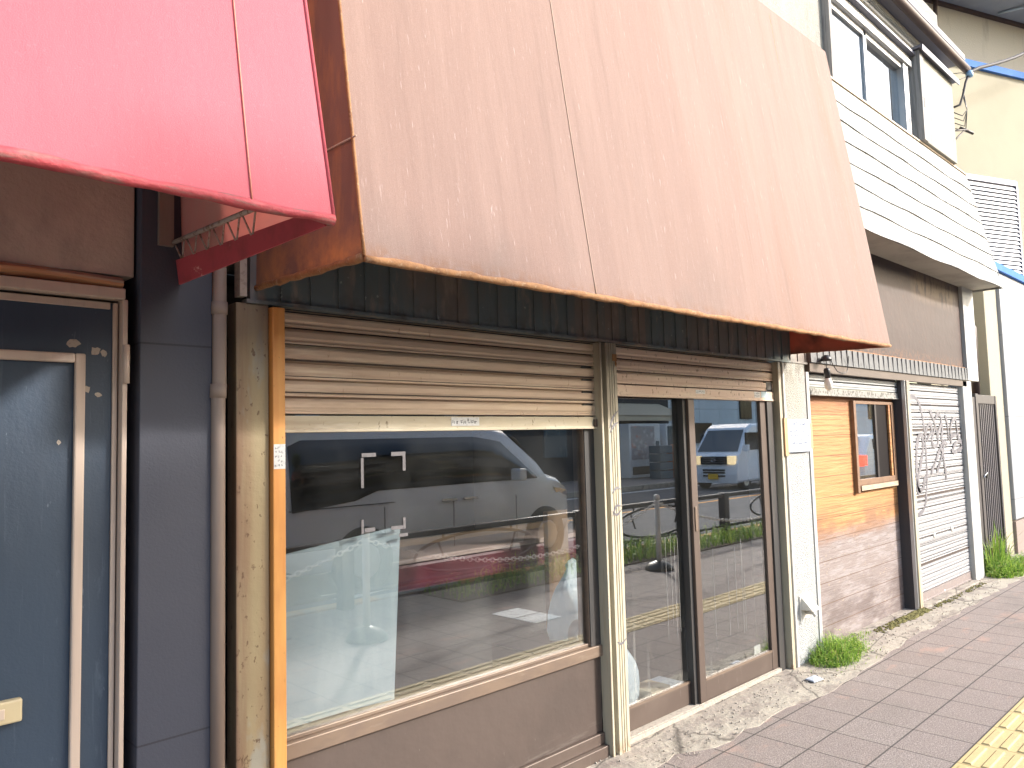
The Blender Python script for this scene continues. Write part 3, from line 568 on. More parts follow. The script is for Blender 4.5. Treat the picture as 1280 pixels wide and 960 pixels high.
# ================================================================ BROWN SHOP (centre)
sh = thing('shuttered_shop', (1.11, 0, 0), 'closed shop with half raised tan shutters under the brown awning', 'building')
B(1.11, 6.03, .032, .30, 2.2, 7.2).build('upper_wall', mt_mortar, sh)
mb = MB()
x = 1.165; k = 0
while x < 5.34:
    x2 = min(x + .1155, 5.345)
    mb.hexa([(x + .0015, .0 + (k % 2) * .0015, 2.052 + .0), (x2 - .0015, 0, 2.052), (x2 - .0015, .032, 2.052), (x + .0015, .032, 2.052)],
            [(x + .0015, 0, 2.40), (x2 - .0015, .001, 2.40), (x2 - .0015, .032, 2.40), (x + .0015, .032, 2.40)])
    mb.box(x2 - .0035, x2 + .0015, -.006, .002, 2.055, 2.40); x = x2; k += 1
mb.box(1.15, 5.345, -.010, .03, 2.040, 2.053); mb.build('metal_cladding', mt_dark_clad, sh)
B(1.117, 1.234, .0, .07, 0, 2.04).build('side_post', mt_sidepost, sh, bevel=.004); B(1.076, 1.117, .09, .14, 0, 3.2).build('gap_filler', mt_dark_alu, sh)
B(1.125, 1.150, -.012, .03, 2.06, 2.30).build('flashing', mt_chip, sh)
mb = MB(); mb.box(1.237, 1.283, -.022, .06, 0, 2.033); mb.build('orange_trim', mt_orange, sh, bevel=.003)
mb = MB(); mb.box(1.239, 1.281, -.0235, -.022, 1.476, 1.56); st = mb.build('sticker', mt_sticker, sh)
mb = MB(); marks(mb, 1.242, 1.278, 1.481, 1.555, -.0235, 5, .9); mb.build('printed_marks', mt_inkd, st)
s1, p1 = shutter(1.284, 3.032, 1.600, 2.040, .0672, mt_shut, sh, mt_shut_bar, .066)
bar1 = s1.children[0]
mb = MB(); mb.box(2.061, 2.217, .025, .027, 1.620, 1.656); st = mb.build('sticker', mt_sticker, s1)
mb = MB(); marks(mb, 2.066, 2.212, 1.624, 1.652, .025, 1, 1.0); mb.build('printed_marks', mt_inkd, st)
mb = MB(); mb.box(2.985, 3.004, .016, .027, 1.610, 1.648); mb.box(2.992, 2.999, .012, .016, 1.620, 1.640); mb.build('latch', mt_alu_brown, s1)
# shop window
wf = MB(); wf.box(1.283, 3.0, .030, .12, .482, .536); wf.box(1.283, 3.0, .055, .13, .536, .552)
wf.box(1.283, 1.302, .055, .12, .552, 1.95); wf.box(2.925, 3.0, .048, .12, .536, 1.95); wf.box(1.302, 2.925, .055, .12, 1.90, 1.95)
wfo = wf.build('window_frame', mt_sill, sh, bevel=.003)
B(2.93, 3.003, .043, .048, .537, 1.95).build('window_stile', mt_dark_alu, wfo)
pane = B(1.302, 2.925, .068, .073, .552, 1.90).build('window_pane', mt_glass_win, wfo)
def pane_pt(u, v): return None
tp = [(1.646, 1.711, 1.503, 1.518), (1.642, 1.654, 1.385, 1.500), (1.783, 1.852, 1.503, 1.519), (1.838, 1.852, 1.443, 1.503), (1.641, 1.652, 1.212, 1.265), (1.656, 1.703, 1.216, 1.231), (1.778, 1.835, 1.213, 1.227), (1.836, 1.848, 1.213, 1.257), (1.816, 1.858, 1.182, 1.195)]
for (a, b, c, d) in tp: B(a, b, .0668, .068, c, d).build('tape_strip', mt_tape, pane)
mb = MB(); mb.box(1.283, 3.003, .050, .12, .115, .482); mb.build('kick_panel', mt_kick, sh, bevel=.003)
mb = MB(); mb.box(1.283, 3.003, .035, .12, .06, .115); mb.box(1.283, 3.003, .01, .12, 0, .06); mb.build('base_ledge', mt_alu_brown, sh, bevel=.004)
# fluted guide post between window and door
def fluted(x0, x1, y0, y1, z0, z1):
    w_ = x1 - x0; pr = [(x0, y1), (x0, y0)]
    for k in range(3):
        c = x0 + w_ * (.28 + .22 * k); pr += [(c - .004, y0), (c - .002, y0 + .005), (c + .002, y0 + .005), (c + .004, y0)]
    pr += [(x1, y0), (x1, y1)]
    return MB().prism(pr, 'z', z0, z1)
gp = fluted(3.047, 3.131, -.018, .06, .0, 2.036).build('guide_post', mt_cream_rail, sh)
mb = MB(); mb.box(3.006, 3.020, -.012, .05, 0.0, 2.036); mb.build('shutter_channel', mt_cream_rail, sh, bevel=.002)
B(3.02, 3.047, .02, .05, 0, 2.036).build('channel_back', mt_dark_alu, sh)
mb = MB(); mb.box(3.098, 3.128, -.024, -.018, 1.945, 1.98); mb.tube([(3.115, -.026, 1.945), (3.119, -.027, 1.93), (3.115, -.027, 1.918), (3.110, -.027, 1.93), (3.115, -.026, 1.945)], .003, 6); mb.build('padlock_hasp', mt_rust, gp)
def ribbon(pts, wdt, yf, th=.0012, n=6):              # flat stroke that follows a surface y = yf(x, z)
    P = []
    for i in range(len(pts) - 1):                     # Catmull-Rom
        a, b, c, d = pts[max(i - 1, 0)], pts[i], pts[i + 1], pts[min(i + 2, len(pts) - 1)]
        L_ = math.hypot(c[0] - b[0], c[1] - b[1]); m_ = max(3, int(L_ / .012))
        for k in range(m_):
            t = k / m_
            P.append(tuple(.5 * (2 * b[j] + (c[j] - a[j]) * t + (2 * a[j] - 5 * b[j] + 4 * c[j] - d[j]) * t * t + (3 * b[j] - a[j] - 3 * c[j] + d[j]) * t ** 3) for j in (0, 1)))
    P.append(pts[-1]); vs = []; N_ = len(P)
    for i, p in enumerate(P):
        q0, q1 = P[max(i - 1, 0)], P[min(i + 1, N_ - 1)]
        tx, tz = q1[0] - q0[0], q1[1] - q0[1]; l = math.hypot(tx, tz) or 1; nx, nz = -tz / l, tx / l
        e = wdt * (.5 + .12 * math.sin(i * .35)) * min(1, .35 + i / 4, .35 + (N_ - 1 - i) / 4)
        for s_ in (-1, 1):
            X, Z_ = p[0] + nx * e * s_, p[1] + nz * e * s_; vs.append((X, yf(X, Z_) - th, Z_))
    return vs, [(2 * i, 2 * i + 1, 2 * i + 3, 2 * i + 2) for i in range(N_ - 1)]
mb = MB()
for pts in ([(3.055, 1.60), (3.085, 1.655), (3.128, 1.69)], [(3.056, 1.575), (3.09, 1.615), (3.128, 1.63)], [(3.055, 1.27), (3.09, 1.30), (3.128, 1.29)], [(3.056, 1.16), (3.088, 1.21), (3.128, 1.205)], [(3.055, 1.185), (3.09, 1.165), (3.128, 1.19)], [(3.056, .545), (3.09, .53), (3.128, .55)]):
    mb = MB(); mb.add(*ribbon(pts, .011, lambda x, z: -.018)); mb.build('spray_mark', mt_spray, gp, fix=False)
# second shutter and sliding doors
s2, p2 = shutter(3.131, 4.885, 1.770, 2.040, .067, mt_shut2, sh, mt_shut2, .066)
st2 = B(3.93, 4.03, .0262, .027, 1.80, 1.822).build('sticker', mt_sticker, s2); st = B(4.62, 4.695, .0255, .027, 1.79, 1.828).build('sticker', mt_sticker, s2)
mb = MB(); marks(mb, 4.625, 4.69, 1.795, 1.825, .0255, 2, .9); mb.build('printed_marks', mt_inkd, st); mb = MB(); marks(mb, 3.935, 4.025, 1.802, 1.82, .0262, 1, 1); mb.build('printed_marks', mt_inkd, st2)
mb = MB(); mb.box(4.71, 4.79, .0255, .027, 1.792, 1.832); mb.build('blue_sticker', mt_stickerb, s2)
def sdoor(x0, x1, y, name, zb=.03, l=.055, r=.055):
    o = MB(); o.box(x0, x0 + l, y, y + .032, zb, 1.86); o.box(x1 - r, x1, y, y + .032, zb, 1.86); o.box(x0 + l, x1 - r, y + .002, y + .030, zb, zb + .115); o.box(x0 + l, x1 - r, y + .002, y + .030, 1.80, 1.86)
    f = o.build('sliding_door', mt_alu_brown, sh, bevel=.003)
    B(x0 + l, x1 - r, y - .001, y + .012, zb + .115, zb + .127).build('glazing_bead', mt_sill, f)
    g = B(x0 + l, x1 - r, y + .013, y + .018, zb + .127, 1.80).build('door_pane', mt_glass_door, f)
    return f, g
d1, g1 = sdoor(3.120, 3.935, .085, 'l', l=.045)
d2, g2 = sdoor(3.868, 4.790, .042, 'r', l=.062, r=.075)
mb = MB(); mb.box(3.885, 3.905, .036, .042, 1.0, 1.14); mb.build('door_pull', mt_sill, d2, bevel=.002)
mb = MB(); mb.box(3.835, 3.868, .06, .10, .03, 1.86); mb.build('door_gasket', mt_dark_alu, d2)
mb = MB(); mb.box(3.17, 3.205, .0965, .098, .20, .275); mb.build('sticker', mt_stickerb, d1)
mb = MB(); mb.box(4.53, 4.605, .064, .0655, .162, .215); mb.build('sticker', mt_sticker, d2)
mt_drip = M('dried_drip_white', (.30, .30, .29), .7)
for xx, za, zb_, gg, yy in ((3.66, .42, .98, g1, .0973), (3.71, .50, 1.0, g1, .0973), (3.745, .40, .93, g1, .0973), (3.78, .44, .97, g1, .0973), (4.08, .30, .88, g2, .0543), (4.24, .34, .80, g2, .0543), (4.33, .36, .86, g2, .0543), (4.405, .32, .90, g2, .0543), (4.43, .33, .70, g2, .0543)):
    B(xx, xx + rnd(.0012, .0022), yy, yy + .0006, za, zb_).build('dried_drip', mt_drip, gg)
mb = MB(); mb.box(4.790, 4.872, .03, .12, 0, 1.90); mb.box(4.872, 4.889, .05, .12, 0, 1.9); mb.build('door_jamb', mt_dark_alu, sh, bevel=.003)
mb = MB(); mb.box(3.12, 4.80, .025, .16, 0, .028); mb.box(3.12, 4.80, .034, .038, .028, .034); mb.build('door_track', mt_chip, sh, bevel=.002)
mb = MB(); mb.box(4.889, 4.926, -.010, .06, 0, 2.036); mb.build('guide_rail', mt_cream_rail, sh, bevel=.003)
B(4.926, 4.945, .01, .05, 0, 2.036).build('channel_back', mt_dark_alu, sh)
mb = MB(); mb.box(4.945, 4.972, -.014, .06, 0, 2.036); mb.build('guide_rail', mt_white_trim, sh, bevel=.003)
mb = MB(); mb.box(4.978, 5.300, -.004, .30, 0, 2.045); mb.build('pebbledash_pillar', mt_pebble, sh, bevel=.006)
mb = MB(); mb.box(5.300, 5.345, -.012, .12, 0, 1.985); mb.build('guide_rail', mt_white_trim, sh, bevel=.003)
# inside of the shop
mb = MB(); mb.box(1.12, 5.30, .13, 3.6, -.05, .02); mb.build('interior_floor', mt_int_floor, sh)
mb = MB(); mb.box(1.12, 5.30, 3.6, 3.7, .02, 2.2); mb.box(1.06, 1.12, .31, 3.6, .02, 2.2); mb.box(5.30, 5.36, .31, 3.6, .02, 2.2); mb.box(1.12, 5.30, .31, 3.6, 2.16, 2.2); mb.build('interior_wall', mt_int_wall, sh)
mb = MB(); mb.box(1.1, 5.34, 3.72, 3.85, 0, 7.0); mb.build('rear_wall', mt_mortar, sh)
mb = MB(); mb.box(1.06, 5.35, .32, 3.7, 7.2, 7.3); mb.build('roof', mt_mortar, sh)

# things inside, seen through the glass
tag(MB().hexa([(1.31, .168, .52), (1.80, .100, .50), (1.80, .107, .50), (1.31, .175, .52)], [(1.31, .168, 1.150), (1.845, .100, 1.222), (1.845, .107, 1.222), (1.31, .175, 1.150)]).build('frosted_board', mt_board),
    'pale frosted board leaning inside behind the left end of shop window', 'board')
be = thing('bench_seat', (3.0, .9, .02), 'maroon upholstered bench with plank shelf inside the dark shop', 'bench')
B(1.9, 4.2, .9, 1.25, .77, .915).build('seat', mt_maroon, be, bevel=.02)
B(1.9, 4.2, .89, 1.29, .918, .945).build('shelf_plank', M('pale_pinkish_plank', (.50, .36, .32), .6), be)
B(1.9, 4.2, 1.30, 1.34, .935, .98).build('backrest', mt_plank, be)
B(1.95, 4.15, .95, 1.3, .02, .73).build('base', mt_int_wall, be)
mb = MB(); mb.box(3.38, 3.56, .74, .775, .02, 1.12)
tag(mb.build('leaning_plank', M('tan_plywood', (.26, .15, .08), .7)), 'tan plywood plank standing inside behind the plastic bag', 'plank')
def bag(cx, cy, z0, h, w_, label):
    mb = MB(); mb.smooth = True; n_ = 22; rings = []
    prof = [(.05, 0), (.85, .02), (1, .16), (.99, .36), (.92, .52), (.76, .66), (.52, .78), (.33, .87), (.24, .93), (.30, .97), (.20, 1.0)]
    vs = []
    for (r, t) in prof:
        for k in range(n_):
            a = 2 * math.pi * k / n_; rr = r * w_ * (1 + .10 * math.sin(3 * a + t * 4) + .07 * math.sin(7 * a + 2 * t))
            vs.append((cx + rr * math.cos(a) + .05 * t * w_, cy + rr * .55 * math.sin(a), z0 + t * h * (1 + .03 * math.sin(2 * a))))
    fs = [(i * n_ + k, i * n_ + (k + 1) % n_, (i + 1) * n_ + (k + 1) % n_, (i + 1) * n_ + k) for i in range(len(prof) - 1) for k in range(n_)] + [tuple(range(n_ - 1, -1, -1)), tuple(range((len(prof) - 1) * n_, len(prof) * n_))]
    mb.add(vs, fs); return tag(mb.build('plastic_bag', mt_bag), label, 'bag')
tag(B(2.76, 3.35, .16, .58, .02, .50).build('low_cabinet', M('black_cabinet', (.022, .02, .02), .7), bevel=.004), 'dark low cabinet just inside glass carrying clock and bag', 'cabinet')
bag(3.12, .33, .50, .40, .165, 'tall white translucent plastic bag with twisted top behind window corner')
bag(3.50, .33, .02, .40, .15, 'slumped white plastic bag standing on floor behind the left sliding door')
ck = thing('alarm_clock', (2.985, .16, .50), 'small round white clock standing at lower right window corner', 'clock')
mb = MB(); mb.lathe([(.001, .125), (.062, .127), (.066, .135), (.066, .185), (.058, .19)], 2.985, .572, 24, 'y'); mb.build('case', mt_clockw, ck)
mb = MB(); mb.lathe([(.001, .1225), (.055, .1235), (.056, .127)], 2.985, .572, 24, 'y'); mb.build('dial', mt_clockf, ck)
mb = MB(); mb.tube([(2.985, .155, .635), (2.985, .155, .652)], .005, 6); mb.tube([(2.97, .155, .653), (3.0, .155, .653)], .004, 6); mb.build('top_knob', mt_clockw, ck)
tag(MB().box(3.62, 3.80, .20, .36, .02, .12).build('cardboard_box', mt_canvas, None), 'low open carton on shop floor beside slumped bag', 'box')
tag(MB().box(3.98, 4.14, .34, .52, .02, .032).build('paper_sheet', mt_paper, None), 'white sheet of paper lying inside the right sliding door', 'paper')

# ================================================================ WOOD SHOP (right)
ws = thing('wood_shop', (5.35, 0, 0), 'shop with cedar plank front, graffiti shutter and white metal mansard', 'building')
B(5.346, 7.17, .085, .12, .0, 1.84).build('plank_wall', mt_wood, ws)
mb = MB(); mb.box(5.346, 7.17, .088, .14, 0, .05); mb.build('sill_board', mt_oldwood, ws)
win = MB(); win.box(6.255, 6.302, .052, .10, 1.06, 1.80); win.box(7.075, 7.13, .06, .10, 1.10, 1.80); win.box(6.302, 7.10, .045, .10, 1.075, 1.118); win.box(6.302, 7.06, .056, .10, 1.118, 1.165); win.box(6.302, 7.08, .06, .10, 1.775, 1.80)
wno = win.build('window', mt_wood_win, ws, bevel=.003)
B(6.304, 7.085, .0435, .045, 1.078, 1.116).build('sill', mt_wood_pale, wno)
B(6.70, 6.735, .06, .072, 1.165, 1.775).build('sash_bar', M('dark_sash', (.03, .022, .02), .5), wno)
B(6.985, 7.02, .052, .068, 1.165, 1.775).build('sash_bar', mt_wood, wno)
B(6.302, 6.70, .072, .076, 1.165, 1.775).build('pane', mt_glass_small, wno)
B(6.735, 7.075, .070, .074, 1.165, 1.775).build('dark_pane', M('brown_pane', (.016, .013, .013), .5, spec=.08), wno)
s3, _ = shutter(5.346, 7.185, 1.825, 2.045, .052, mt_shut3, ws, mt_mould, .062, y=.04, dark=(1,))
mb = MB(); mb.box(7.170, 7.182, -.03, .0, 0, 1.99); mb.build('shutter_channel', mt_alu, ws, bevel=.002)
mb = MB(); mb.box(7.168, 7.204, .0005, .12, 0, 1.99); mb.box(7.1825, 7.204, -.01, .0, 0, 1.99); mb.build('channel_back', M('shade_dark_channel', (.05, .046, .05), .8), ws)  # side face coloured dark to stand in for its shade
mb = MB(); mb.box(7.205, 7.275, -.036, .10, 0, 1.99); mb.build('guide_post', mt_cream_rail, ws, bevel=.004)
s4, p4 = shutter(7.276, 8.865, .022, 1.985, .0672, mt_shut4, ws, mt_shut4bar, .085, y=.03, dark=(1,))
zt4 = 1.985
def y4(x, z):
    t = ((zt4 - z) / p4) % 1.0
    for (a, b, v0, v1) in ((0, .06, .010, .016), (.06, .15, .016, .014), (.15, .17, .014, -.002), (.17, .27, -.002, -.0045), (.27, .60, -.0045, -.0045), (.60, .72, -.0045, -.001), (.72, .80, -.001, -.001), (.80, .86, -.001, -.005), (.86, .975, -.005, -.005), (.975, 1.0, -.005, .010)):
        if t <= b: return .03 + v0 + (v1 - v0) * (t - a) / (b - a)
    return .03
GX = None
# tag strokes traced in facade metres (x, z)
RWm = Matrix(RW)
def onface(u, v, y=.03):
    d = RWm @ Vector((u - 640, v - 480, 961)); t = (y - CP[1]) / d.y; return (CP[0] + d.x * t, CP[2] + d.z * t)
strokes = [
    [(1128, 515), (1131, 503), (1138, 496), (1146, 500), (1151, 515), (1155, 540), (1157, 570), (1158, 600), (1156, 630), (1150, 642), (1143, 645)],
    [(1150, 616), (1146, 610), (1145, 590), (1145, 560), (1148, 545), (1152, 545), (1153, 560), (1150, 580), (1147, 600), (1148, 612), (1153, 610), (1156, 595)],
    [(1131, 548), (1135, 556), (1138, 570), (1137, 580), (1133, 590)],
    [(1155, 548), (1158, 534), (1162, 530), (1164, 540), (1160, 545), (1158, 552)], [(1161, 513), (1166, 525), (1171, 545), (1171, 556), (1167, 558), (1164, 550), (1168, 535)],
    [(1168, 524), (1171, 518), (1175, 522), (1175, 532), (1172, 540), (1170, 545)], [(1171, 545), (1175, 530), (1177, 535), (1176, 548), (1179, 556)], [(1180, 518), (1183, 530), (1185, 550)],
    [(1163, 592), (1169, 575), (1176, 556), (1180, 553), (1183, 556)], [(1170, 590), (1175, 575), (1179, 556)], [(1174, 555), (1178, 570), (1181, 590), (1182, 600)],
    [(1188, 555), (1187, 535), (1189, 526), (1193, 524), (1195, 535), (1197, 548), (1202, 557)], [(1187, 545), (1195, 543)], [(1190, 560), (1194, 553), (1200, 552), (1203, 556), (1198, 562), (1192, 565), (1188, 562)], [(1200, 540), (1203, 550), (1205, 560)]]
mb = MB()
for k, s_ in enumerate(strokes): mb.add(*ribbon([onface(*p) for p in s_], (.036 if k not in (1, 2) else .05), lambda x, z, k=k: .0245 - .0004 * k, .0012))
mb.build('graffiti_tag', mt_spray, s4, fix=False)
mb = MB()
for (u, v) in ((1167, 669), (1189, 661), (1180, 740)):
    X, Z_ = onface(u, v); MB().lathe([(.001, .018), (.024, .019), (.027, .024), (.027, .028)], X, Z_, 14, 'y').build('lock_cover', mt_vent, s4)
mb = MB(); mb.box(8.865, 9.155, -.02, .12, 0, 2.05); mb.build('end_post', mt_white_trim, ws, bevel=.006)
mb = MB(); mb.box(9.03, 9.40, -.03, .10, 2.055, 3.12); mb.build('white_board', mt_white_trim, ws, bevel=.005)
mb = MB(); mb.box(9.155, 9.33, .03, .12, 0, 2.05); mb.build('end_wall', mt_beige, ws)
mb = MB(); mb.box(7.26, 8.88, -.06, .03, -.0, .020); mb.build('threshold', mt_concrete, ws, bevel=.004)
# grey fascia strips
mb = MB(); x = 5.35
while x < 8.99:
    x2 = min(x + .105, 9.0); z0 = 2.055; mb.hexa([(x + .0015, -.034, z0), (x2 - .0015, -.034, z0), (x2 - .0015, .02, z0), (x + .0015, .02, z0)], [(x + .0015, -.028, 2.182), (x2 - .0015, -.028, 2.182), (x2 - .0015, .02, 2.182), (x + .0015, .02, 2.182)])
    mb.box(x2 - .003, x2 + .002, -.037, -.03, z0, 2.18); x = x2
mb.build('metal_fascia', mt_grey_clad, ws)
B(5.35, 9.0, -.02, .03, 1.99, 2.052).build('shutter_box', mt_alu_brown, ws)
B(5.345, 9.028, .006, .04, 2.186, 3.4).build('sign_sheet', mt_sign, ws, bevel=.004)
mb = MB(); mb.tube([(5.345 + 3.68 * i / 60, -.004, 2.188 + rnd(-.003, .003)) for i in range(61)], .006, 6); mb.build('sheet_edge', mt_rust, ws)
# mansard
MZ0, MZ1, MY0, MY1 = 3.045, 4.345, -.305, -.035
rows = 7; mb = MB()
for r in range(rows):
    t0, t1 = r / rows, (r + 1) / rows
    def q(t): return (MY0 + (MY1 - MY0) * t, MZ0 + (MZ1 - MZ0) * t)
    (ya, za), (yb, zb_) = q(t0), q(t1)
    n_ = 24; xs = [5.35 + (9.44 - 5.35) * i / n_ for i in range(n_ + 1)]
    vs = [(X, ya - .010 + rnd(-.002, .002), za - .010 + .006 * math.sin(X * 5 + r * 2) + rnd(-.003, .003)) for X in xs] + [(X, yb + .002, zb_) for X in xs] + [(X, ya + .008, za - .007) for X in xs]
    k = n_ + 1
    mb.add(vs, [(i, i + 1, k + i + 1, k + i) for i in range(n_)] + [(2 * k + i, 2 * k + i + 1, i + 1, i) for i in range(n_)])
ms = mb.build('mansard_roof', mt_mans, ws)
mb = MB(); mb.box(5.35, 9.43, -.30, .0055, MZ0 + .01, MZ0 + .022); mb.build('soffit', mt_soffit, ws)
mb = MB(); mb.prism([(MY0 - .008, MZ0 - .01), (.03, MZ0 - .01), (.03, MZ1), (MY1, MZ1)], 'x', 9.435, 9.448); mb.build('mansard_end', mt_mans, ws)
mb = MB(); mb.box(5.35, 9.45, -.045, .02, MZ1 + .001, MZ1 + .016); mb.build('mansard_capping', M('cap_tan', (.52, .40, .28), .6), ws)
mb = MB(); mb.box(9.0, 9.44, .03, .06, 3.12, 4.36); mb.build('side_return', mt_mortar, ws)
# upper storey
mb = MB(); mb.box(6.03, 9.12, .10, .30, 3.4, 4.36); mb.box(6.03, 6.10, .032, .30, 4.36, 6.1); mb.box(7.98, 9.12, .05, .30, 4.36, 6.1); mb.box(6.10, 7.98, .05, .30, 5.22, 6.1); mb.box(9.06, 9.12, .30, 5, 2.2, 6.1); mb.build('upper_wall', mt_mortar, ws)
mb = MB(); mb.box(6.03, 6.08, -.03, .03, 4.36, 5.6); mb.build('corner_trim', mt_oldwood, ws)
uw = MB(); uw.box(6.10, 7.97, -.02, .10, 5.10, 5.16); uw.box(6.10, 7.97, .0, .10, 5.16, 5.22); uw.box(6.10, 6.145, .0, .10, 4.36, 5.10); uw.box(7.78, 7.84, .0, .10, 4.36, 5.10); uw.box(7.87, 7.90, .0, .10, 4.36, 5.10); uw.box(6.145, 7.78, .0, .1, 4.345, 4.375); uw.box(6.86, 6.92, .02, .07, 4.375, 5.10); uw.box(6.925, 6.96, .045, .08, 4.375, 5.10); uw.box(6.145, 7.78, .02, .08, 5.05, 5.10)
uwo = uw.build('upper_window', mt_alu, ws, bevel=.003)
mb = MB(); mb.box(6.145, 6.86, .04, .045, 4.375, 5.05); mb.box(6.96, 7.78, .062, .067, 4.375, 5.05); mb.build('pane', mt_glass_up, uwo)
B(6.05, 8.0, -.05, .05, 5.222, 5.245).build('window_hood', mt_louver_d, uwo)
B(6.14, 7.8, .30, .32, 4.36, 5.2).build('curtain', M('sky_pale_curtain', (.5, .52, .55), .9), uwo)  # curtain coloured pale to imitate sky reflected in the panes
tb = MB(); tb.box(8.10, 9.02, -.075, .05, 4.365, 5.26)
tbo = tb.build('shutter_case', mt_tobukuro, ws, bevel=.004)
B(7.99, 8.10, -.085, .05, 4.365, 5.27).build('weathered_board', mt_oldwood, tbo, bevel=.004)
mb = MB(); mb.box(7.96, 9.10, -.12, .06, 5.275, 5.30); mb.box(7.96, 9.10, -.125, -.115, 5.24, 5.30); mb.build('case_cap', mt_louver_d, tbo)
mb = MB(); mb.box(8.03, 8.06, -.0865, -.085, 4.70, 4.80); mb.build('notch', mt_black, tbo)
mb = MB(); gpts = [(4.5 + 4.9 * i / 30, -.13, 5.50 + .005 * i / 30) for i in range(31)]; mb.tube(gpts, .042, 14); mb.build('gutter', mt_gutter, ws)
mb = MB(); mb.box(4.5, 9.36, -.12, .30, 5.57, 5.60); mb.prism([(-.13, 5.60), (2.6, 6.6), (2.6, 6.66), (-.13, 5.66)], 'x', 4.5, 9.36); mb.build('roof', mt_louver_d, ws)
mb = MB(); mb.box(9.20, 9.235, -.10, -.02, 4.75, 4.77) ; 
# neighbour-side wire bracket on the wall end
tbk = thing('antenna_bracket', (9.05, -.05, 4.78), 'dark T shaped metal bracket sticking out of upper wall end', 'bracket')
mb = MB(); mb.tube([(9.02, -.03, 4.74), (9.30, -.12, 4.80)], .010, 6); mb.tube([(9.28, -.05, 4.84), (9.36, -.16, 4.76)], .016, 6); mb.tube([(9.02, -.03, 4.60), (9.26, -.10, 4.79)], .009, 6); mb.build('arm', mt_gate, tbk)

# hanging bulb
lb = thing('hanging_bulb', (5.55, -.07, 1.88), 'bare white bulb in black socket hanging under the brown awning', 'lamp')
mb = MB(); mb.lathe([(.040, 2.068), (.038, 2.085), (.026, 2.104), (.006, 2.112)], 5.50, -.075, 16); mb.build('ceiling_cap', mt_black, lb)
mb = MB(); mb.tube([(5.50, -.075, 2.07), (5.502, -.075, 2.015)], .0025, 6); mb.build('flex', mt_black, lb)
def tilt(mb, r, z): pass
ax0 = Vector((5.500, -.075, 2.015)); axd = Vector((.16, 0, -1)).normalized()
mb = MB(); mb.tube([ax0, ax0 + axd * .012, ax0 + axd * .072], [.017, .022, .021], 14); mb.build('socket', mt_black, lb)
mb = MB(); mb.tube([ax0 + axd * t for t in (.072, .095, .104, .125, .145, .158, .164)], [.0215, .023, .029, .030, .026, .015, .002], 16); mb.build('bulb', mt_bulb, lb)
mb = MB(); mb.tube([(5.53, -.07, 2.10), (5.60, -.06, 2.095), (5.66, -.055, 2.05), (5.74, -.05, 2.005), (5.84, -.05, 1.992), (5.93, -.045, 2.01), (5.96, -.045, 2.08), (5.94, -.06, 2.13)], .0035, 6); mb.build('cord', mt_black, lb)

# notice on the pillar
nt_ = thing('paper_notice', (5.12, -.01, 1.42), 'white paper notice taped to the pebbledash pillar', 'notice')
mb = MB(); mb.grid(lambda u, v: (4.962 + .338 * u, -.0205 - .004 * math.sin(math.pi * u) + .001 * math.sin(9 * v), 1.423 + .224 * v), 12, 8); nsh = mb.build('sheet', mt_paper, nt_, solid=.0008)
mb = MB(); marks(mb, 5.03, 5.22, 1.598, 1.632, -.0262, 1, 1.0, .0004); mb.build('printed_title', mt_ink, nsh)
mb = MB(); marks(mb, 4.985, 5.28, 1.553, 1.579, -.0262, 1, .95, .0004); marks(mb, 4.985, 5.285, 1.525, 1.551, -.0262, 1, .95, .0004)
marks(mb, 4.99, 5.25, 1.498, 1.522, -.0262, 1, .9, .0004); marks(mb, 4.99, 5.26, 1.47, 1.496, -.0262, 1, .9, .0004); marks(mb, 5.20, 5.28, 1.45, 1.466, -.0262, 1, .9, .0004); mb.build('printed_lines', mt_ink, nsh)
B(4.918, 4.965, -.0215, -.012, 1.40, 1.655).build('tape', mt_tapeb, nt_); B(5.300, 5.346, -.0165, -.0125, 1.44, 1.62).build('tape', mt_tapeb, nt_)
# vent cap
vc = thing('vent_cap', (5.11, -.01, .30), 'small white hooded vent cap low on the pebbledash pillar', 'vent cap')
mb = MB(); mb.box(5.025, 5.155, -.014, -.004, .30, .455); mb.build('back_plate', mt_vent, vc, bevel=.003)
mb = MB(); mb.hexa([(5.035, -.095, .365), (5.150, -.095, .365), (5.150, -.014, .365), (5.035, -.014, .365)], [(5.045, -.020, .445), (5.140, -.020, .445), (5.150, -.014, .445), (5.035, -.014, .445)]); mb.build('hood', mt_vent, vc, bevel=.003)
mb = MB(); mb.tube([(5.09, -.02, .34), (5.09, -.07, .345), (5.09, -.085, .325)], .012, 8); mb.build('spout', mt_vent, vc)
tag(MB().hexa([(4.70, -.235, .012), (4.80, -.25, .012), (4.82, -.18, .012), (4.72, -.165, .012)], [(4.705, -.23, .020), (4.80, -.245, .017), (4.815, -.185, .023), (4.725, -.17, .018)]).build('litter', mt_paper), 'crumpled white scrap lying on the cracked concrete apron', 'litter')

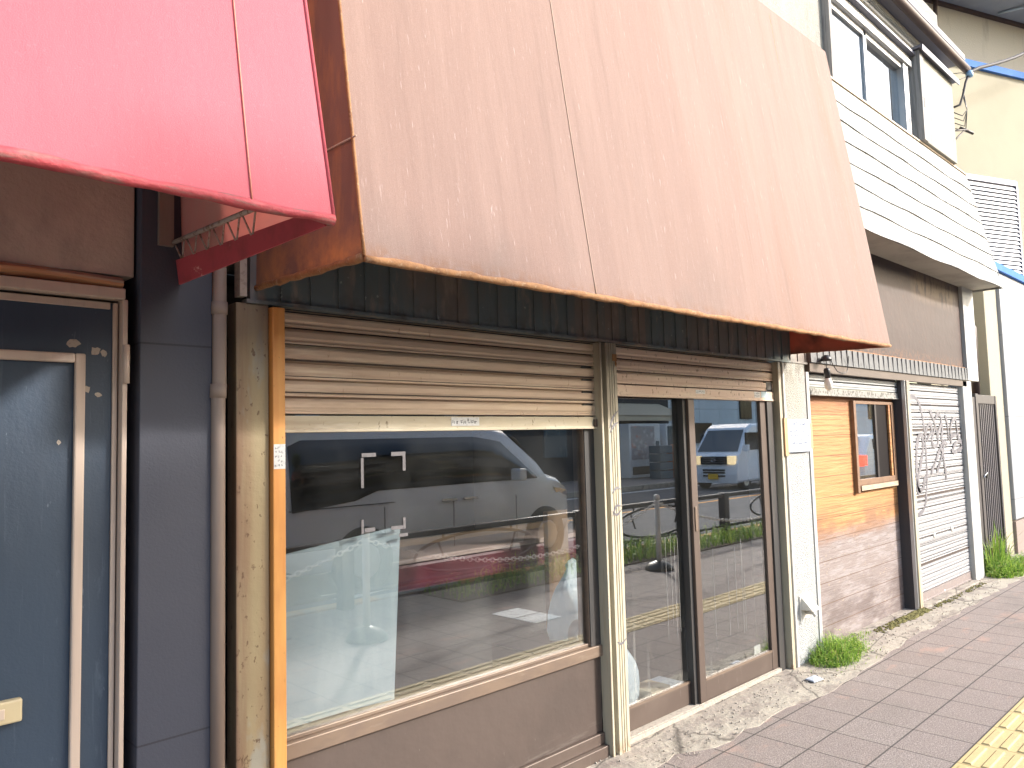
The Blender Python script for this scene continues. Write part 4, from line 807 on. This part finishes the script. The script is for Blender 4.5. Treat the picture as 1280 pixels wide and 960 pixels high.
# gate and pipe between the buildings
gt = thing('metal_gate', (10.06, .1, 0), 'narrow dark brown metal gate closing the gap between buildings', 'gate')
mb = MB(); mb.box(9.66, 9.75, .08, .13, .02, 1.94); mb.box(10.42, 10.48, .08, .13, .02, 1.93); mb.box(9.75, 10.42, .085, .125, 1.83, 1.93); mb.box(9.75, 10.42, .085, .125, .10, .18); mb.build('gate_frame', mt_gate, gt, bevel=.004)
mb = MB()
for k in range(9): mb.box(9.775 + k * .073, 9.805 + k * .073, .095, .118, .18, 1.83)
mb.build('bars', M('gate_bars', (.13, .12, .125), .45, metal=.4), gt)
mb = MB(); mb.box(9.75, 10.42, .13, .136, .1, 1.9); mb.build('backing_sheet', mt_black, gt)
mb = MB(); mb.tube([(9.73, .07, 1.02), (9.80, .06, 1.05), (9.83, .07, 1.0)], .010, 6); mb.tube([(9.70, .07, 1.0), (9.78, .05, 1.06)], .006, 6); mb.build('latch', mt_chrome, gt)
mb = MB(); mb.box(9.40, 9.655, .09, .13, 0, 1.90); mb.build('side_panel', mt_gate, gt)
tag(MB().tube([(10.02, .17, 1.90), (10.06, .17, 2.72), (10.06, .19, 2.76), (10.0, .24, 2.78)], .045, 10).build('downpipe', mt_gutter), 'dark downpipe rising behind the narrow metal gate', 'pipe')

# ================================================================ NEIGHBOUR BUILDING (beige and white)
nb = thing('beige_building', (12.0, .5, 0), 'beige and white neighbouring building with blue metal trims', 'building')
mb = MB(); mb.box(10.50, 11.35, .14, .6, 0, 3.45); mb.build('beige_pier', mt_beige, nb, bevel=.01)
mb = MB(); mb.box(9.42, 10.5, .45, .6, 0, 3.45); mb.build('recess_wall', M('shaded_beige', (.52, .46, .34), .9), nb)
mb = MB(); mb.box(11.05, 15.5, .10, .6, .42, 3.50); mb.build('white_panels', mt_whitepanel, nb, bevel=.006)
mb = MB(); mb.box(11.05, 15.5, .105, .6, 0, .40); mb.build('brown_plinth', M('brown_plinth', (.28, .22, .19), .8), nb)
mb = MB(); mb.box(10.55, 15.5, .06, .6, 3.505, 3.60); mb.build('blue_capping', mt_bluetrim, nb, bevel=.004)
# oblique wall turned 21.5 degrees
P0 = Vector((12.0, .773, 0)); dA = Vector((math.cos(R(21.5)), -math.sin(R(21.5)), 0)); nA = Vector((math.sin(R(21.5)), math.cos(R(21.5)), 0))
def A(s_, d_, z): p = P0 + dA * s_ + nA * d_; return (p.x, p.y, z)
def abox(mb, s0, s1, d0, d1, z0, z1): return mb.hexa([A(s0, d0, z0), A(s1, d0, z0), A(s1, d1, z0), A(s0, d1, z0)], [A(s0, d0, z1), A(s1, d0, z1), A(s1, d1, z1), A(s0, d1, z1)])
mb = MB(); abox(mb, -4, 4.5, 0, .4, 3.2, 6.80); mb.build('oblique_wall', mt_beige, nb)
mb = MB(); abox(mb, -4, 4.5, -.05, .0, 6.80, 6.90); mb.build('blue_band', mt_bluetrim, nb)
mb = MB(); abox(mb, -4, 4.5, .02, .4, 6.90, 7.72); mb.build('stained_wall', mt_beige_d, nb)
mb = MB(); abox(mb, -1.2, 4.5, -.75, .4, 7.70, 7.80); mb.build('overhanging_roof', mt_greyblue, nb)
mb = MB(); abox(mb, -4, 4.5, -.03, .02, 7.655, 7.70); mb.build('eaves_strip', mt_gutter, nb)
for s_ in (1.05, 1.9):
    br = MB(); br.tube([A(s_, -.10, 7.685), A(s_ + .18, -.42, 7.66)], .018, 6); br.tube([A(s_ + .18, -.42, 7.66), A(s_ + .16, -.46, 7.70)], .018, 6); br.tube([A(s_ + .18, -.42, 7.66), A(s_ + .5, -.60, 7.685)], .016, 6); br.build('steel_brace', M('pale_blue_steel', (.42, .50, .56), .5, metal=.3), nb)
mb = MB(); mb.tube([A(-.20, -.04, 6.75), A(-.20, -.04, 7.5), A(-.2, -.06, 7.68)], .030, 8); mb.build('rusty_pipe', mt_gutter, nb)
lv = MB(); abox(lv, .08, 1.30, -.03, .0, 5.11, 5.19); abox(lv, 1.27, 1.31, -.03, .0, 3.6, 5.11); abox(lv, .08, .13, -.03, 0, 3.6, 5.11); abox(lv, .13, 1.27, -.004, .0, 3.6, 5.11)
lvo = lv.build('louvre', mt_louver_d, nb)
mb = MB()
for k in range(24):
    z = 5.09 - k * .062; mb.hexa([A(.13, -.030, z - .054), A(1.27, -.030, z - .054), A(1.27, -.026, z - .057), A(.13, -.026, z - .057)], [A(.13, -.008, z), A(1.27, -.008, z), A(1.27, -.004, z - .003), A(.13, -.004, z - .003)])
mb.build('slats', mt_louver, lvo)

# service cable
cb = thing('service_cable', (9.3, -.1, 5.2), 'thick grey overhead cable fixed to the upper wall end', 'cable')
mb = MB(); ca = [(9.12, -.02, 5.02), (9.20, -.09, 5.06), (9.26, -.11, 5.18), (9.32, -.13, 5.34), (9.40, -.16, 5.47), (9.56, -.21, 5.55)]
E_ = Vector((11.6, -.75, 6.62)); S_ = Vector(ca[-1])
for i in range(1, 13):
    t = i / 12; q = S_.lerp(E_, t); q.z -= .10 * math.sin(math.pi * t); ca.append(tuple(q))
for i in range(1, 9): q = E_.lerp(Vector((22, -3.6, 11)), i / 8); ca.append(tuple(q))
mb.tube(ca, [.012] * 4 + [.02] * (len(ca) - 4), 8); mb.build('cable', M('cable_grey', (.045, .043, .05), .7), cb)
mb = MB()
for k in range(4): mb.tube([(9.12, -.03, 4.98 - .06 * k), (9.22 + .03 * k, -.10, 4.94 - .05 * k), (9.30, -.13, 5.02), (9.27, -.11, 5.16 + .03 * k)], .005, 5)
mb.tube([(9.12, -.03, 5.32), (9.25, -.10, 5.36), (9.37, -.15, 5.42)], .004, 5); mb.tube([(9.12, -.03, 5.40), (9.3, -.1, 5.45), (9.38, -.15, 5.43)], .004, 5); mb.build('loose_wires', mt_black, cb)
mb = MB(); mb.lathe([(.005, 5.405), (.035, 5.41), (.04, 5.44), (.03, 5.475), (.006, 5.485)], 9.385, -.155, 12); mb.build('insulator', M('insulator_blue', (.25, .42, .62), .3), cb)

# ================================================================ WEEDS
def blades(mb, n_, fx, hmin, hmax, wdt, lean=.6, leaf=.3):
    for _ in range(n_):
        x, y, k = fx(); h = rnd(hmin, hmax) * k; a = rnd(0, 2 * math.pi); l = rnd(.1, lean) * h; w_ = wdt * rnd(.6, 1.3)
        dx, dy = math.cos(a), math.sin(a); nx, ny = -dy * w_, dx * w_
        mb.cur = random.choices((0, 1, 2, 3), (5, 5, 2, .7))[0]
        if random.random() > leaf:
            p1 = (x + dx * l * .35, y + dy * l * .35, h * .6); p2 = (x + dx * l, y + dy * l, h * rnd(.75, 1))
            mb.add([(x - nx, y - ny, 0), (x + nx, y + ny, 0), (p1[0] + nx * .8, p1[1] + ny * .8, p1[2]), (p1[0] - nx * .8, p1[1] - ny * .8, p1[2]), p2], [(0, 1, 2, 3), (3, 2, 4)])
        else:
            z = h * rnd(.5, 1); r = wdt * rnd(2, 4.5); u = rnd(-.5, .9)
            c = (x + dx * l, y + dy * l, z); mb.add([c, (c[0] + dx * r * .6 + nx * 2, c[1] + dy * r * .6 + ny * 2, z + u * r * .4), (c[0] + dx * r * 1.4, c[1] + dy * r * 1.4, z + u * r * .3), (c[0] + dx * r * .6 - nx * 2, c[1] + dy * r * .6 - ny * 2, z + u * r * .3)], [(0, 1, 2, 3)])
    mb.cur = 0
def disc(cx, cy, rx, ry):
    def f():
        while True:
            u, v = rnd(-1, 1), rnd(-1, 1); d = u * u + v * v
            if d < 1: return cx + u * rx, cy + v * ry, 1.05 - .75 * d
    return f
mb = MB(); blades(mb, 1500, disc(5.30, -.10, .26, .15), .05, .19, .0035, 1.1, .45); blades(mb, 900, disc(5.55, -.08, .24, .12), .03, .13, .0035, 1.2, .5); blades(mb, 120, disc(5.4, -.12, .52, .22), .02, .07, .003, 1.2, .5); blades(mb, 260, disc(5.85, -.0, .35, .07), .02, .06, .003, .9, .5); blades(mb, 60, disc(5.33, -.06, .2, .1), .18, .27, .003, .8, .1)
tag(mb.build('weed_clump', mt_green, fix=False), 'low bright green weed clump at foot of pebbledash pillar', 'plant')
mb = MB(); blades(mb, 1300, disc(9.55, -.12, .40, .17), .05, .22, .006, 1.1, .6); blades(mb, 1200, disc(10.05, -.15, .50, .22), .05, .20, .006, 1.2, .6); blades(mb, 160, disc(9.70, .0, .35, .1), .35, .62, .006, .6, .1)
tag(mb.build('weed_clump', mt_green, fix=False), 'taller leafy green weeds at the foot of metal gate', 'plant')
mb = MB()
for _ in range(260):
    x = rnd(6.2, 7.25); y = -.03 + rnd(-.06, .03) - .02 * (x - 6); r = rnd(.006, .022) * (1.2 - abs(x - 6.9)); mb.lathe([(r, .006), (r * .8, .012), (r * .2, .018)], x, y, 6)
for _ in range(120):
    x = rnd(7.3, 8.8); mb.lathe([(.009, .006), (.006, .012), (.001, .016)], x, -.10 + rnd(-.03, .03), 5)
struct(mb.build('moss', mt_moss), 'stuff')
mb = MB()
for _ in range(900):
    x = rnd(1.6, 9.0); y = rnd(-.33, .02) if x > 5.35 or random.random() < .35 else rnd(-.30, -.05); r = rnd(.0015, .006); mb.lathe([(r, .006), (r * .7, .006 + r), (r * .1, .007 + r * 1.3)], x, y, 5)
struct(mb.build('gravel', M('grit', (.38, .34, .29), .9)), 'stuff')
mb = MB()
def strip_f():
    while True:
        x = rnd(-1, 22); y = rnd(-3.9, -3.24); k = .5 + .5 * math.sin(x * 2.1 + math.sin(y * 6)) * math.cos(x * .9 + y * 3)
        if 3.1 < x < 4.9 or random.random() > k + .25: continue
        return x, y, .45 + .7 * k
blades(mb, 9000, strip_f, .08, .30, .009, .9, .5)
struct(mb.build('grass', mt_green, fix=False), 'stuff')

# ================================================================ STREET SIDE (seen mirrored in the glass)
def guard_section(x0, x1, label):
    g = thing('guard_rail', ((x0 + x1) / 2, -3.86, 0), label, 'guard rail', 'guard rail sections along the kerb')
    mb = MB(); mb.box(x0 + .08, x1 - .08, -3.895, -3.825, .585, .645); mb.build('top_rail', mt_rail, g, bevel=.012)
    mb = MB(); mb.tube([(x0 + .08, -3.86, .14), (x1 - .08, -3.86, .14)], .022, 8); mb.build('bottom_rail', mt_rail, g)
    xc = (x0 + x1) / 2
    mb = MB(); mb.tube([(xc + .88 * math.cos(2 * math.pi * k / 40), -3.86, .365 + .205 * math.sin(2 * math.pi * k / 40)) for k in range(41)], .017, 7); mb.build('oval_ring', mt_rail, g)
    for dx in (-.5, .5): MB().tube([(xc + dx, -3.86, .53), (xc + dx, -3.86, .59)], .014, 6).tube([(xc + dx * 1.15, -3.86, .52), (xc + dx * .95, -3.86, .30)], .012, 6).build('stay', mt_rail, g)
    mb = MB(); mb.box(x1 - .07, x1 + .07, -3.92, -3.80, .0, .655); mb.build('post', mt_rail, g, bevel=.015); return g
lab = ['guard rail section nearest the camera side, left of mirrored van', 'guard rail section mirrored in front of the van body', 'guard rail section mirrored in left sliding door', 'guard rail section mirrored in right sliding door', 'guard rail section beyond the sliding door reflections', 'farthest dark guard rail section along the kerb']
for i in range(6): guard_section(.6 + 3.4 * i, 4.0 + 3.4 * i, lab[i])
def bollard(x, label):
    b = thing('rope_bollard', (x, -2.74, 0), label, 'bollard', 'white chain bollards on the pavement')
    mb = MB(); mb.lathe([(.17, .0), (.165, .03), (.12, .075), (.05, .10), (.04, .105)], x, -2.74, 20); mb.build('base', mt_black, b)
    mb = MB(); mb.lathe([(.030, .10), (.030, .80)], x, -2.74, 14); mb.build('post', mt_bollard, b)
    mb = MB(); mb.lathe([(.012, .795), (.030, .81), (.038, .84), (.030, .868), (.008, .878)], x, -2.74, 14); mb.build('knob', mt_bollard, b)
bxs = (-.6, 3.5, 7.58, 11.7, 15.8)
for x, l in zip(bxs, ('white chain bollard left of the window reflection', 'white chain bollard mirrored before the frosted board', 'white chain bollard mirrored in left sliding door', 'white chain bollard just right of the door reflection', 'farthest white chain bollard along the pavement')): bollard(x, l)
def link_ring(mb, c, t, up, r=.018):
    s_ = t.cross(up).normalized(); n_ = 10; pts = [Vector(c) + t * (math.cos(2 * math.pi * k / n_) * r * 1.6) + s_ * (math.sin(2 * math.pi * k / n_) * r) for k in range(n_ + 1)]; mb.tube(pts, .0055, 5, False)
for i, l in enumerate(('white plastic chain hung at left of window reflection', 'white plastic chain drooping across the mirrored van', 'white plastic chain mirrored in the sliding doors', 'white plastic chain right of the sliding door reflection')):
    a, b = bxs[i], bxs[i + 1]; mb = MB(); n_ = 88; P = []
    for k in range(n_ + 1):
        t = k / n_; P.append(Vector((a + .03 + (b - a - .06) * t, -2.74, .775 - .36 * 4 * t * (1 - t))))
    for k in range(n_):
        t = (P[k + 1] - P[k]).normalized(); link_ring(mb, (P[k] + P[k + 1]) / 2, t, Vector((0, 1, 0)) if k % 2 else t.cross(Vector((0, 1, 0))))
    tag(mb.build('plastic_chain', mt_chain), l, 'chain', 'plastic chains between the bollards')

def loft(mb, st):               # st: list of rings (same count)
    n_ = len(st[0]); mb.smooth = True
    mb.add([p for r_ in st for p in r_], [(i * n_ + k, i * n_ + (k + 1) % n_, (i + 1) * n_ + (k + 1) % n_, (i + 1) * n_ + k) for i in range(len(st) - 1) for k in range(n_)] + [tuple(range(n_ - 1, -1, -1)), tuple(range((len(st) - 1) * n_, len(st) * n_))])
    mb.smooth = False
def interp(tab, x):
    for (a, va), (b, vb) in zip(tab, tab[1:]):
        if a <= x <= b: return va + (vb - va) * (x - a) / (b - a)
    return tab[0][1] if x < tab[0][0] else tab[-1][1]
def wheel(x, y, r, parent, sgn=1):
    mb = MB(); mb.lathe([(r * .6, y - .10 * sgn), (r, y - .09 * sgn), (r, y + .09 * sgn), (r * .66, y + .105 * sgn), (r * .62, y + .08 * sgn)], x, r - .12, 28, 'y'); wo = mb.build('wheel', mt_tyre, parent)
    mb = MB(); mb.lathe([(r * .64, y + .06 * sgn), (r * .63, y + .10 * sgn), (r * .55, y + .095 * sgn), (r * .2, y + .085 * sgn), (.01, y + .10 * sgn)], x, r - .12, 10, 'y'); mb.build('rim', mt_rim, wo)
def minivan():
    v = thing('minivan', (6.6, -6.0, -.12), 'white minivan passing in the near lane, mirrored in shop window', 'van')
    z0 = -.12; xr, xf = 4.02, 8.93; yc = -6.0
    top = [(4.02, 1.45), (4.10, 1.72), (4.3, 1.82), (6.9, 1.80), (7.5, 1.70), (8.05, 1.28), (8.25, 1.06), (8.55, .98), (8.80, .86), (8.93, .66)]
    half = [(4.02, .76), (4.15, .83), (5, .85), (8.0, .85), (8.5, .80), (8.8, .68), (8.93, .55)]
    belt = .93
    st = []
    xs = [4.02, 4.1, 4.3, 4.8, 5.4, 6.0, 6.6, 7.2, 7.5, 7.8, 8.05, 8.25, 8.4, 8.55, 8.7, 8.8, 8.88, 8.93]
    for x in xs:
        h = interp(top, x); w_ = interp(half, x); bz = min(belt, h - .08); wt = w_ - max(0, (h - belt)) * .16
        lo = .12 if 4.2 < x < 8.7 else .2
        R_ = [(-w_ * .92, lo), (-w_, lo + .14), (-w_, bz - .2), (-w_ + .012, bz), (-wt, h - .07), (-wt + .09, h)]
        st.append([(x, yc + a, b + .0) for a, b in R_] + [(x, yc - a, b) for a, b in reversed(R_)])
    mb = MB(); loft(mb, st); body = mb.build('body', mt_whitecar, v)
    def sidey(x, z):
        h = interp(top, x); w_ = interp(half, x); bz = min(belt, h - .08); wt = w_ - max(0, (h - belt)) * .16
        if z <= bz: return w_ - .012 * max(0, (z - bz + .2) / .2)
        return (w_ - .012) + (wt - (w_ - .012)) * (z - bz) / max(.05, (h - .07 - bz))
    def panel(pts, name, mat, off=.006, par=v):
        for sg in (1, -1):
            mb = MB(); mb.smooth = True
            # fan strips between lower and upper polylines
            lo, up = pts; N_ = 24; vs = []
            for i in range(N_ + 1):
                t = i / N_; x = lo[0][0] + (lo[-1][0] - lo[0][0]) * t; za = interp(lo, x); zb = interp(up, x)
                for z in (za, (za + zb) / 2, zb): vs.append((x, yc + sg * (sidey(x, z) + off), z))
            mb.add(vs, [(3 * i + j, 3 * i + 3 + j, 3 * i + 4 + j, 3 * i + 1 + j) for i in range(N_) for j in range(2)]); mb.build(name, mat, par, solid=.004)
    panel(([(4.15, .82), (4.95, .90), (5.25, 1.0), (8.0, 1.01)], [(4.15, 1.55), (4.3, 1.62), (6.9, 1.62), (7.35, 1.55), (8.0, 1.03)]), 'side_windows', mt_carglass)
    mb = MB()
    for sg in (1, -1):
        for x in (5.35, 6.42, 7.55): mb.box(x - .005, x + .005, yc + sg * (.85 + .001) - .002, yc + sg * (.85 + .001) + .002, .22, .80)
        mb.tube([(4.1, yc + sg * .858, .845), (5.5, yc + sg * .858, .85)], .006, 5)
    mb.build('panel_gaps', mt_black, v)
    for x in (6.22, 6.58):
        for sg in (1, -1): B(x, x + .24, min(yc + sg * .853, yc + sg * .885), max(yc + sg * .853, yc + sg * .885), .80, .835).build('door_handle', mt_chrome, v, bevel=.008)
    for sg in (1, -1):
        mb = MB(); mb.box(7.42, 7.56, yc + sg * .98 - .10, yc + sg * .98 + .10, 1.0, 1.17); mb.build('side_mirror', mt_whitecar, v, bevel=.03)
        mb = MB(); mb.hexa([(8.45, yc + sg * .79, .72), (8.82, yc + sg * .66, .68), (8.80, yc + sg * .60, .68), (8.45, yc + sg * .7, .72)], [(8.35, yc + sg * .83, .86), (8.72, yc + sg * .74, .80), (8.70, yc + sg * .6, .82), (8.35, yc + sg * .7, .88)]); mb.build('headlight', mt_chrome, v)
        for x in (5.05, 8.12):
            mb = MB(); mb.lathe([(.40, yc + sg * .70), (.40, yc + sg * .858), (.37, yc + sg * .860), (.01, yc + sg * .8595)], x, .20, 30, 'y'); mb.build('wheel_arch', mt_black, v)
            wheel(x, yc + sg * .80, .325, v, sg)
    mb = MB(); mb.hexa([(7.62, yc - .72, 1.62), (7.62, yc + .72, 1.62), (8.16, yc + .74, 1.14), (8.16, yc - .74, 1.14)], [(7.63, yc - .72, 1.64), (7.63, yc + .72, 1.64), (8.18, yc + .74, 1.155), (8.18, yc - .74, 1.155)]); mb.build('windscreen', mt_carglass, v)
minivan()

def kei_van():
    v = thing('small_van', (22.9, -10.3, -.12), 'small silver white van with lit headlamps mirrored in right door', 'van')
    xf = 21.1; yc = -10.28; hw = .80
    prof = [(xf + .02, .08), (xf - .02, .35), (xf + .02, .62), (xf + .10, .92), (xf + .20, 1.0), (xf + .85, 1.78), (xf + 1.1, 1.90), (xf + 3.5, 1.88), (xf + 3.6, 1.7), (xf + 3.65, .15)]
    st = []
    for (k, f) in ((-1, .90), (-.97, .96), (-.90, 1), (.90, 1), (.97, .96), (1, .90)):
        cx, cz = xf + 1.8, .9
        st.append([(cx + (x - cx) * (f + .09 if abs(k) == 1 else 1) if f < 1 else x, yc + k * hw * (1 - .07 * max(0, (z - 1.0))), cz + (z - cz) * f) for (x, z) in prof])
    mb = MB(); loft(mb, st); mb.sm = [False] * len(mb.sm); mb.build('body', mt_whitecar, v, bevel=.03)
    def P(t, y, o=.012): return (xf + .20 + .65 * t - o * .77, yc + y, 1.0 + .78 * t + o * .64)
    mb = MB(); mb.add([P(.06, -.70), P(.06, .70), P(.90, .62), P(.90, -.62)], [(0, 1, 2, 3)]); mb.build('windscreen', M('van_windscreen', (.05, .07, .085), .08, spec=.8), v, solid=.01)
    for sg in (-1, 1):
        mb = MB(); mb.box(xf - .035, xf + .16, yc + sg * .60 - .13, yc + sg * .60 + .13, .66, .92); mb.build('headlight', mt_lampon, v, bevel=.03)
        mb = MB(); mb.box(xf + .55, xf + 3.2, yc + sg * .79 - .012, yc + sg * .79 + .012, 1.08, 1.62); mb.build('side_windows', mt_carglass, v)
        mb = MB(); mb.box(xf + .33, xf + .43, yc + sg * .92 - .09, yc + sg * .92 + .09, 1.05, 1.25); mb.build('side_mirror', mt_whitecar, v, bevel=.02)
        for x in (xf + .55, xf + 2.9): wheel(x, yc + sg * .68, .27, v, sg)
    mb = MB()
    for z in (.70, .77, .84): mb.box(xf - .045, xf + .1, yc - .44, yc + .44, z, z + .035)
    mb.build('grille', mt_chrome, v)
    mb = MB(); mb.box(xf - .035, xf + .1, yc - .45, yc + .45, .66, .895); mb.build('grille_back', mt_black, v)
    mb = MB(); mb.tube([(xf - .052, yc + .075 * math.cos(a * .524), .79 + .045 * math.sin(a * .524)) for a in range(13)], .009, 5); mb.build('emblem', mt_chrome, v)
    mb = MB()
    for z in (.28, .38, .46): mb.box(xf - .036, xf + .1, yc - .38, yc + .38, z, z + .05)
    mb.build('lower_intake', mt_black, v)
    mb = MB(); mb.box(xf - .06, xf - .03, yc - .19, yc + .15, .20, .37); mb.build('number_plate', mt_plate_y, v)
kei_van()
def sedan():
    v = thing('white_car', (19.9, -6.0, -.12), 'white car with red tail lamp mirrored in the small window', 'car')
    yc = -5.7; pr = [(17.9, .35), (17.85, .75), (17.95, 1.0), (18.4, 1.45), (20.2, 1.48), (20.9, 1.02), (21.9, .88), (22.0, .35)]
    mb = MB(); st = [[(x, yc + k * .84 * (1 - .12 * max(0, z - .95)), z * (.97 if abs(k) == 1 else 1)) for (x, z) in pr] for k in (-1, -.93, .93, 1)]
    loft(mb, st); mb.sm = [False] * len(mb.sm); mb.build('body', mt_whitecar, v, bevel=.04)
    mb = MB(); mb.hexa([(17.955, yc - .6, 1.06), (17.955, yc + .6, 1.06), (18.30, yc + .55, 1.40), (18.30, yc - .55, 1.40)], [(17.94, yc - .6, 1.07), (17.94, yc + .6, 1.07), (18.29, yc + .55, 1.41), (18.29, yc - .55, 1.41)]); mb.build('rear_window', mt_carglass, v)
    for sg in (-1, 1):
        mb = MB(); mb.box(17.82, 18.05, yc + sg * .72 - .12, yc + sg * .72 + .12, .72, .98); mb.build('tail_light', mt_taillit, v, bevel=.02)
        mb = MB(); mb.box(18.5, 20.3, yc + sg * .80 - .01, yc + sg * .80 + .01, 1.02, 1.36); mb.build('side_windows', mt_carglass, v)
        for x in (18.6, 21.2): wheel(x, yc + sg * .74, .31, v, sg)
    v.location.x += 1.15
sedan()

# tree added out of view at the kerb, to shade the blue shop
tr = thing('added_shade_tree', (2.7, -3.6, 0), 'unseen leafy tree added at the kerb to shade the blue shop', 'tree')
mb = MB(); mb.tube([(2.7, -3.6, 0), (2.74, -3.62, 1.2), (2.95, -3.7, 2.2), (3.3, -3.85, 3.0), (3.7, -4.0, 3.8)], [.10, .08, .07, .06, .03], 10)
for a, h in ((0.4, 2.6), (2.1, 2.9), (3.6, 2.5), (5.2, 3.0)): mb.tube([(3.2, -3.8, h), (3.4 + .7 * math.cos(a), -3.9 + .6 * math.sin(a), h + .7)], [.04, .012], 6)
mb.build('trunk', mt_oldwood, tr)
mb = MB(); TC = Vector((3.72, -4.1, 3.36))
for _ in range(5200):
    a, b_ = rnd(0, 2 * math.pi), math.acos(rnd(-1, 1)); r = (rnd(.15, 1)) ** .4 * (1 + .18 * math.sin(3 * a) * math.sin(2 * b_))
    c = TC + Vector((math.cos(a) * math.sin(b_) * 1.1, math.sin(a) * math.sin(b_) * .9, math.cos(b_) * .84)) * r
    u = Vector((rnd(-1, 1), rnd(-1, 1), rnd(-.6, .6))).normalized(); v_ = u.cross(Vector((rnd(-1, 1), rnd(-1, 1), rnd(-1, 1)))).normalized(); k = rnd(.04, .075); mb.cur = random.choice((0, 0, 1, 2))
    mb.add([c - u * k, c + v_ * k * .5, c + u * k, c - v_ * k * .5], [(0, 1, 2, 3)])
mb.cur = 0; mb.build('crown', mt_green, tr, fix=False)

# far side of the street
fb = thing('dark_shop_building', (8, -16.5, 0), 'dark shaded shop building across the street, mirrored behind the van', 'building')
B(-14, 22.5, -24, -16.5, 0, 4.9).build('wall', mt_darkshop, fb)
for x, w_, z, h, m_ in ((2.0, 1.4, 1.5, 1.2, mt_vend_b), (8.2, .9, 1.9, .9, mt_canvas), (12.0, 1.5, 1.0, 1.9, mt_vend_b), (15.5, .5, .3, 2.4, mt_farwall), (17.2, .35, .2, 2.5, mt_oldwood), (20.0, 1.2, .9, 1.6, mt_vend_b), (10.3, .7, 1.7, 1.1, mt_farwall)):
    B(x, x + w_, -16.52, -16.40, z, z + h).build('window', m_, fb, bevel=.02)
pb = thing('pale_building', (32, -18.5, 0), 'pale grey siding building across the street, mirrored above small van', 'building')
B(22.5, 75, -30, -18.6, 0, 6.3).build('wall', mt_farwall, pb)
for x, z, w_, h in ((33, 1.2, 1.6, 1.0), (37.5, 2.4, 1.2, 1.4), (42, 1.0, 1.5, 1.2), (48, 2.6, 1.4, 1.2), (48, .9, 1.4, 1.2), (55, 2.4, 1.6, 1.4)): B(x, x + w_, -18.64, -18.5, z, z + h).build('window', mt_carglass, pb, bevel=.02)
aw = thing('canvas_awning', (25.5, -16.5, 2.4), 'beige canvas awning above vending machines across the street', 'awning')
mb = MB(); mb.hexa([(23.2, -17.2, 2.95), (28.3, -17.2, 2.95), (28.3, -15.9, 2.40), (23.2, -15.9, 2.40)], [(23.2, -17.2, 3.0), (28.3, -17.2, 3.0), (28.3, -15.9, 2.45), (23.2, -15.9, 2.45)]); mb.build('canvas', mt_canvas, aw)
B(23.2, 28.3, -15.93, -15.90, 2.22, 2.43).build('valance', mt_canvas, aw)
for px_ in (23.3, 28.2): MB().tube([(px_, -15.95, 0), (px_, -15.95, 2.4)], .03, 8).build('pole', mt_rail, aw)
B(22.3, 29, -18.6, -17.2, 0, 3.2).build('shed', mt_darkshop, None)
tag(bpy.data.objects['shed'], 'dark low lean-to wall behind the vending machines', 'shed')
def vending(x, y, w_, label, disp):
    v = thing('vending_machine', (x + w_ / 2, y, 0), label, 'vending machine', 'vending machines across the street')
    B(x, x + w_, y - .75, y, .03, 2.08).build('body', mt_vend, v, bevel=.02)
    B(x + .12, x + w_ * .80, y, y + .02, .72, 1.98).build('display', disp, v)
    B(x + .15, x + w_ - .15, y, y + .015, .15, .45).build('delivery_flap', mt_black, v)
    B(x + w_ * .84, x + w_ * .95, y, y + .02, .9, 1.4).build('coin_panel', mt_crate, v)
vending(23.3, -15.1, 2.0, 'white vending machine with red and white display across street', mt_vend_d)
vending(25.7, -15.1, 1.45, 'vending machine with dark bottle window beside the white one', mt_vend_b)
bn = thing('orange_bin', (24.9, -14.2, 0), 'round orange plastic bin in front of vending machines', 'bin')
mb = MB(); mb.lathe([(.27, .0), (.30, .05), (.33, .95)], 24.95, -14.2, 18); mb.build('drum', mt_orangebin, bn)
mb = MB(); mb.lathe([(.345, .95), (.345, 1.03), (.27, 1.2), (.10, 1.26)], 24.95, -14.2, 18); mb.build('lid', M('orange_lid', (.75, .24, .10), .45), bn)
mb = MB()
for k in range(4): mb.box(23.55, 24.35, -14.4, -13.9, .02 + k * .31, .30 + k * .31)
tag(mb.build('crate_stack', mt_crate, bevel=.015), 'stack of blue grey crates beside the orange bin', 'crates')
mn = thing('menu_board', (27.6, -14.4, 0), 'white framed notice board standing right of vending machines', 'sign')
B(27.3, 28.2, -14.42, -14.36, .3, 1.7).build('panel', mt_vend, mn); B(27.24, 28.26, -14.46, -14.40, .1, 1.76).build('frame', mt_rail, mn)
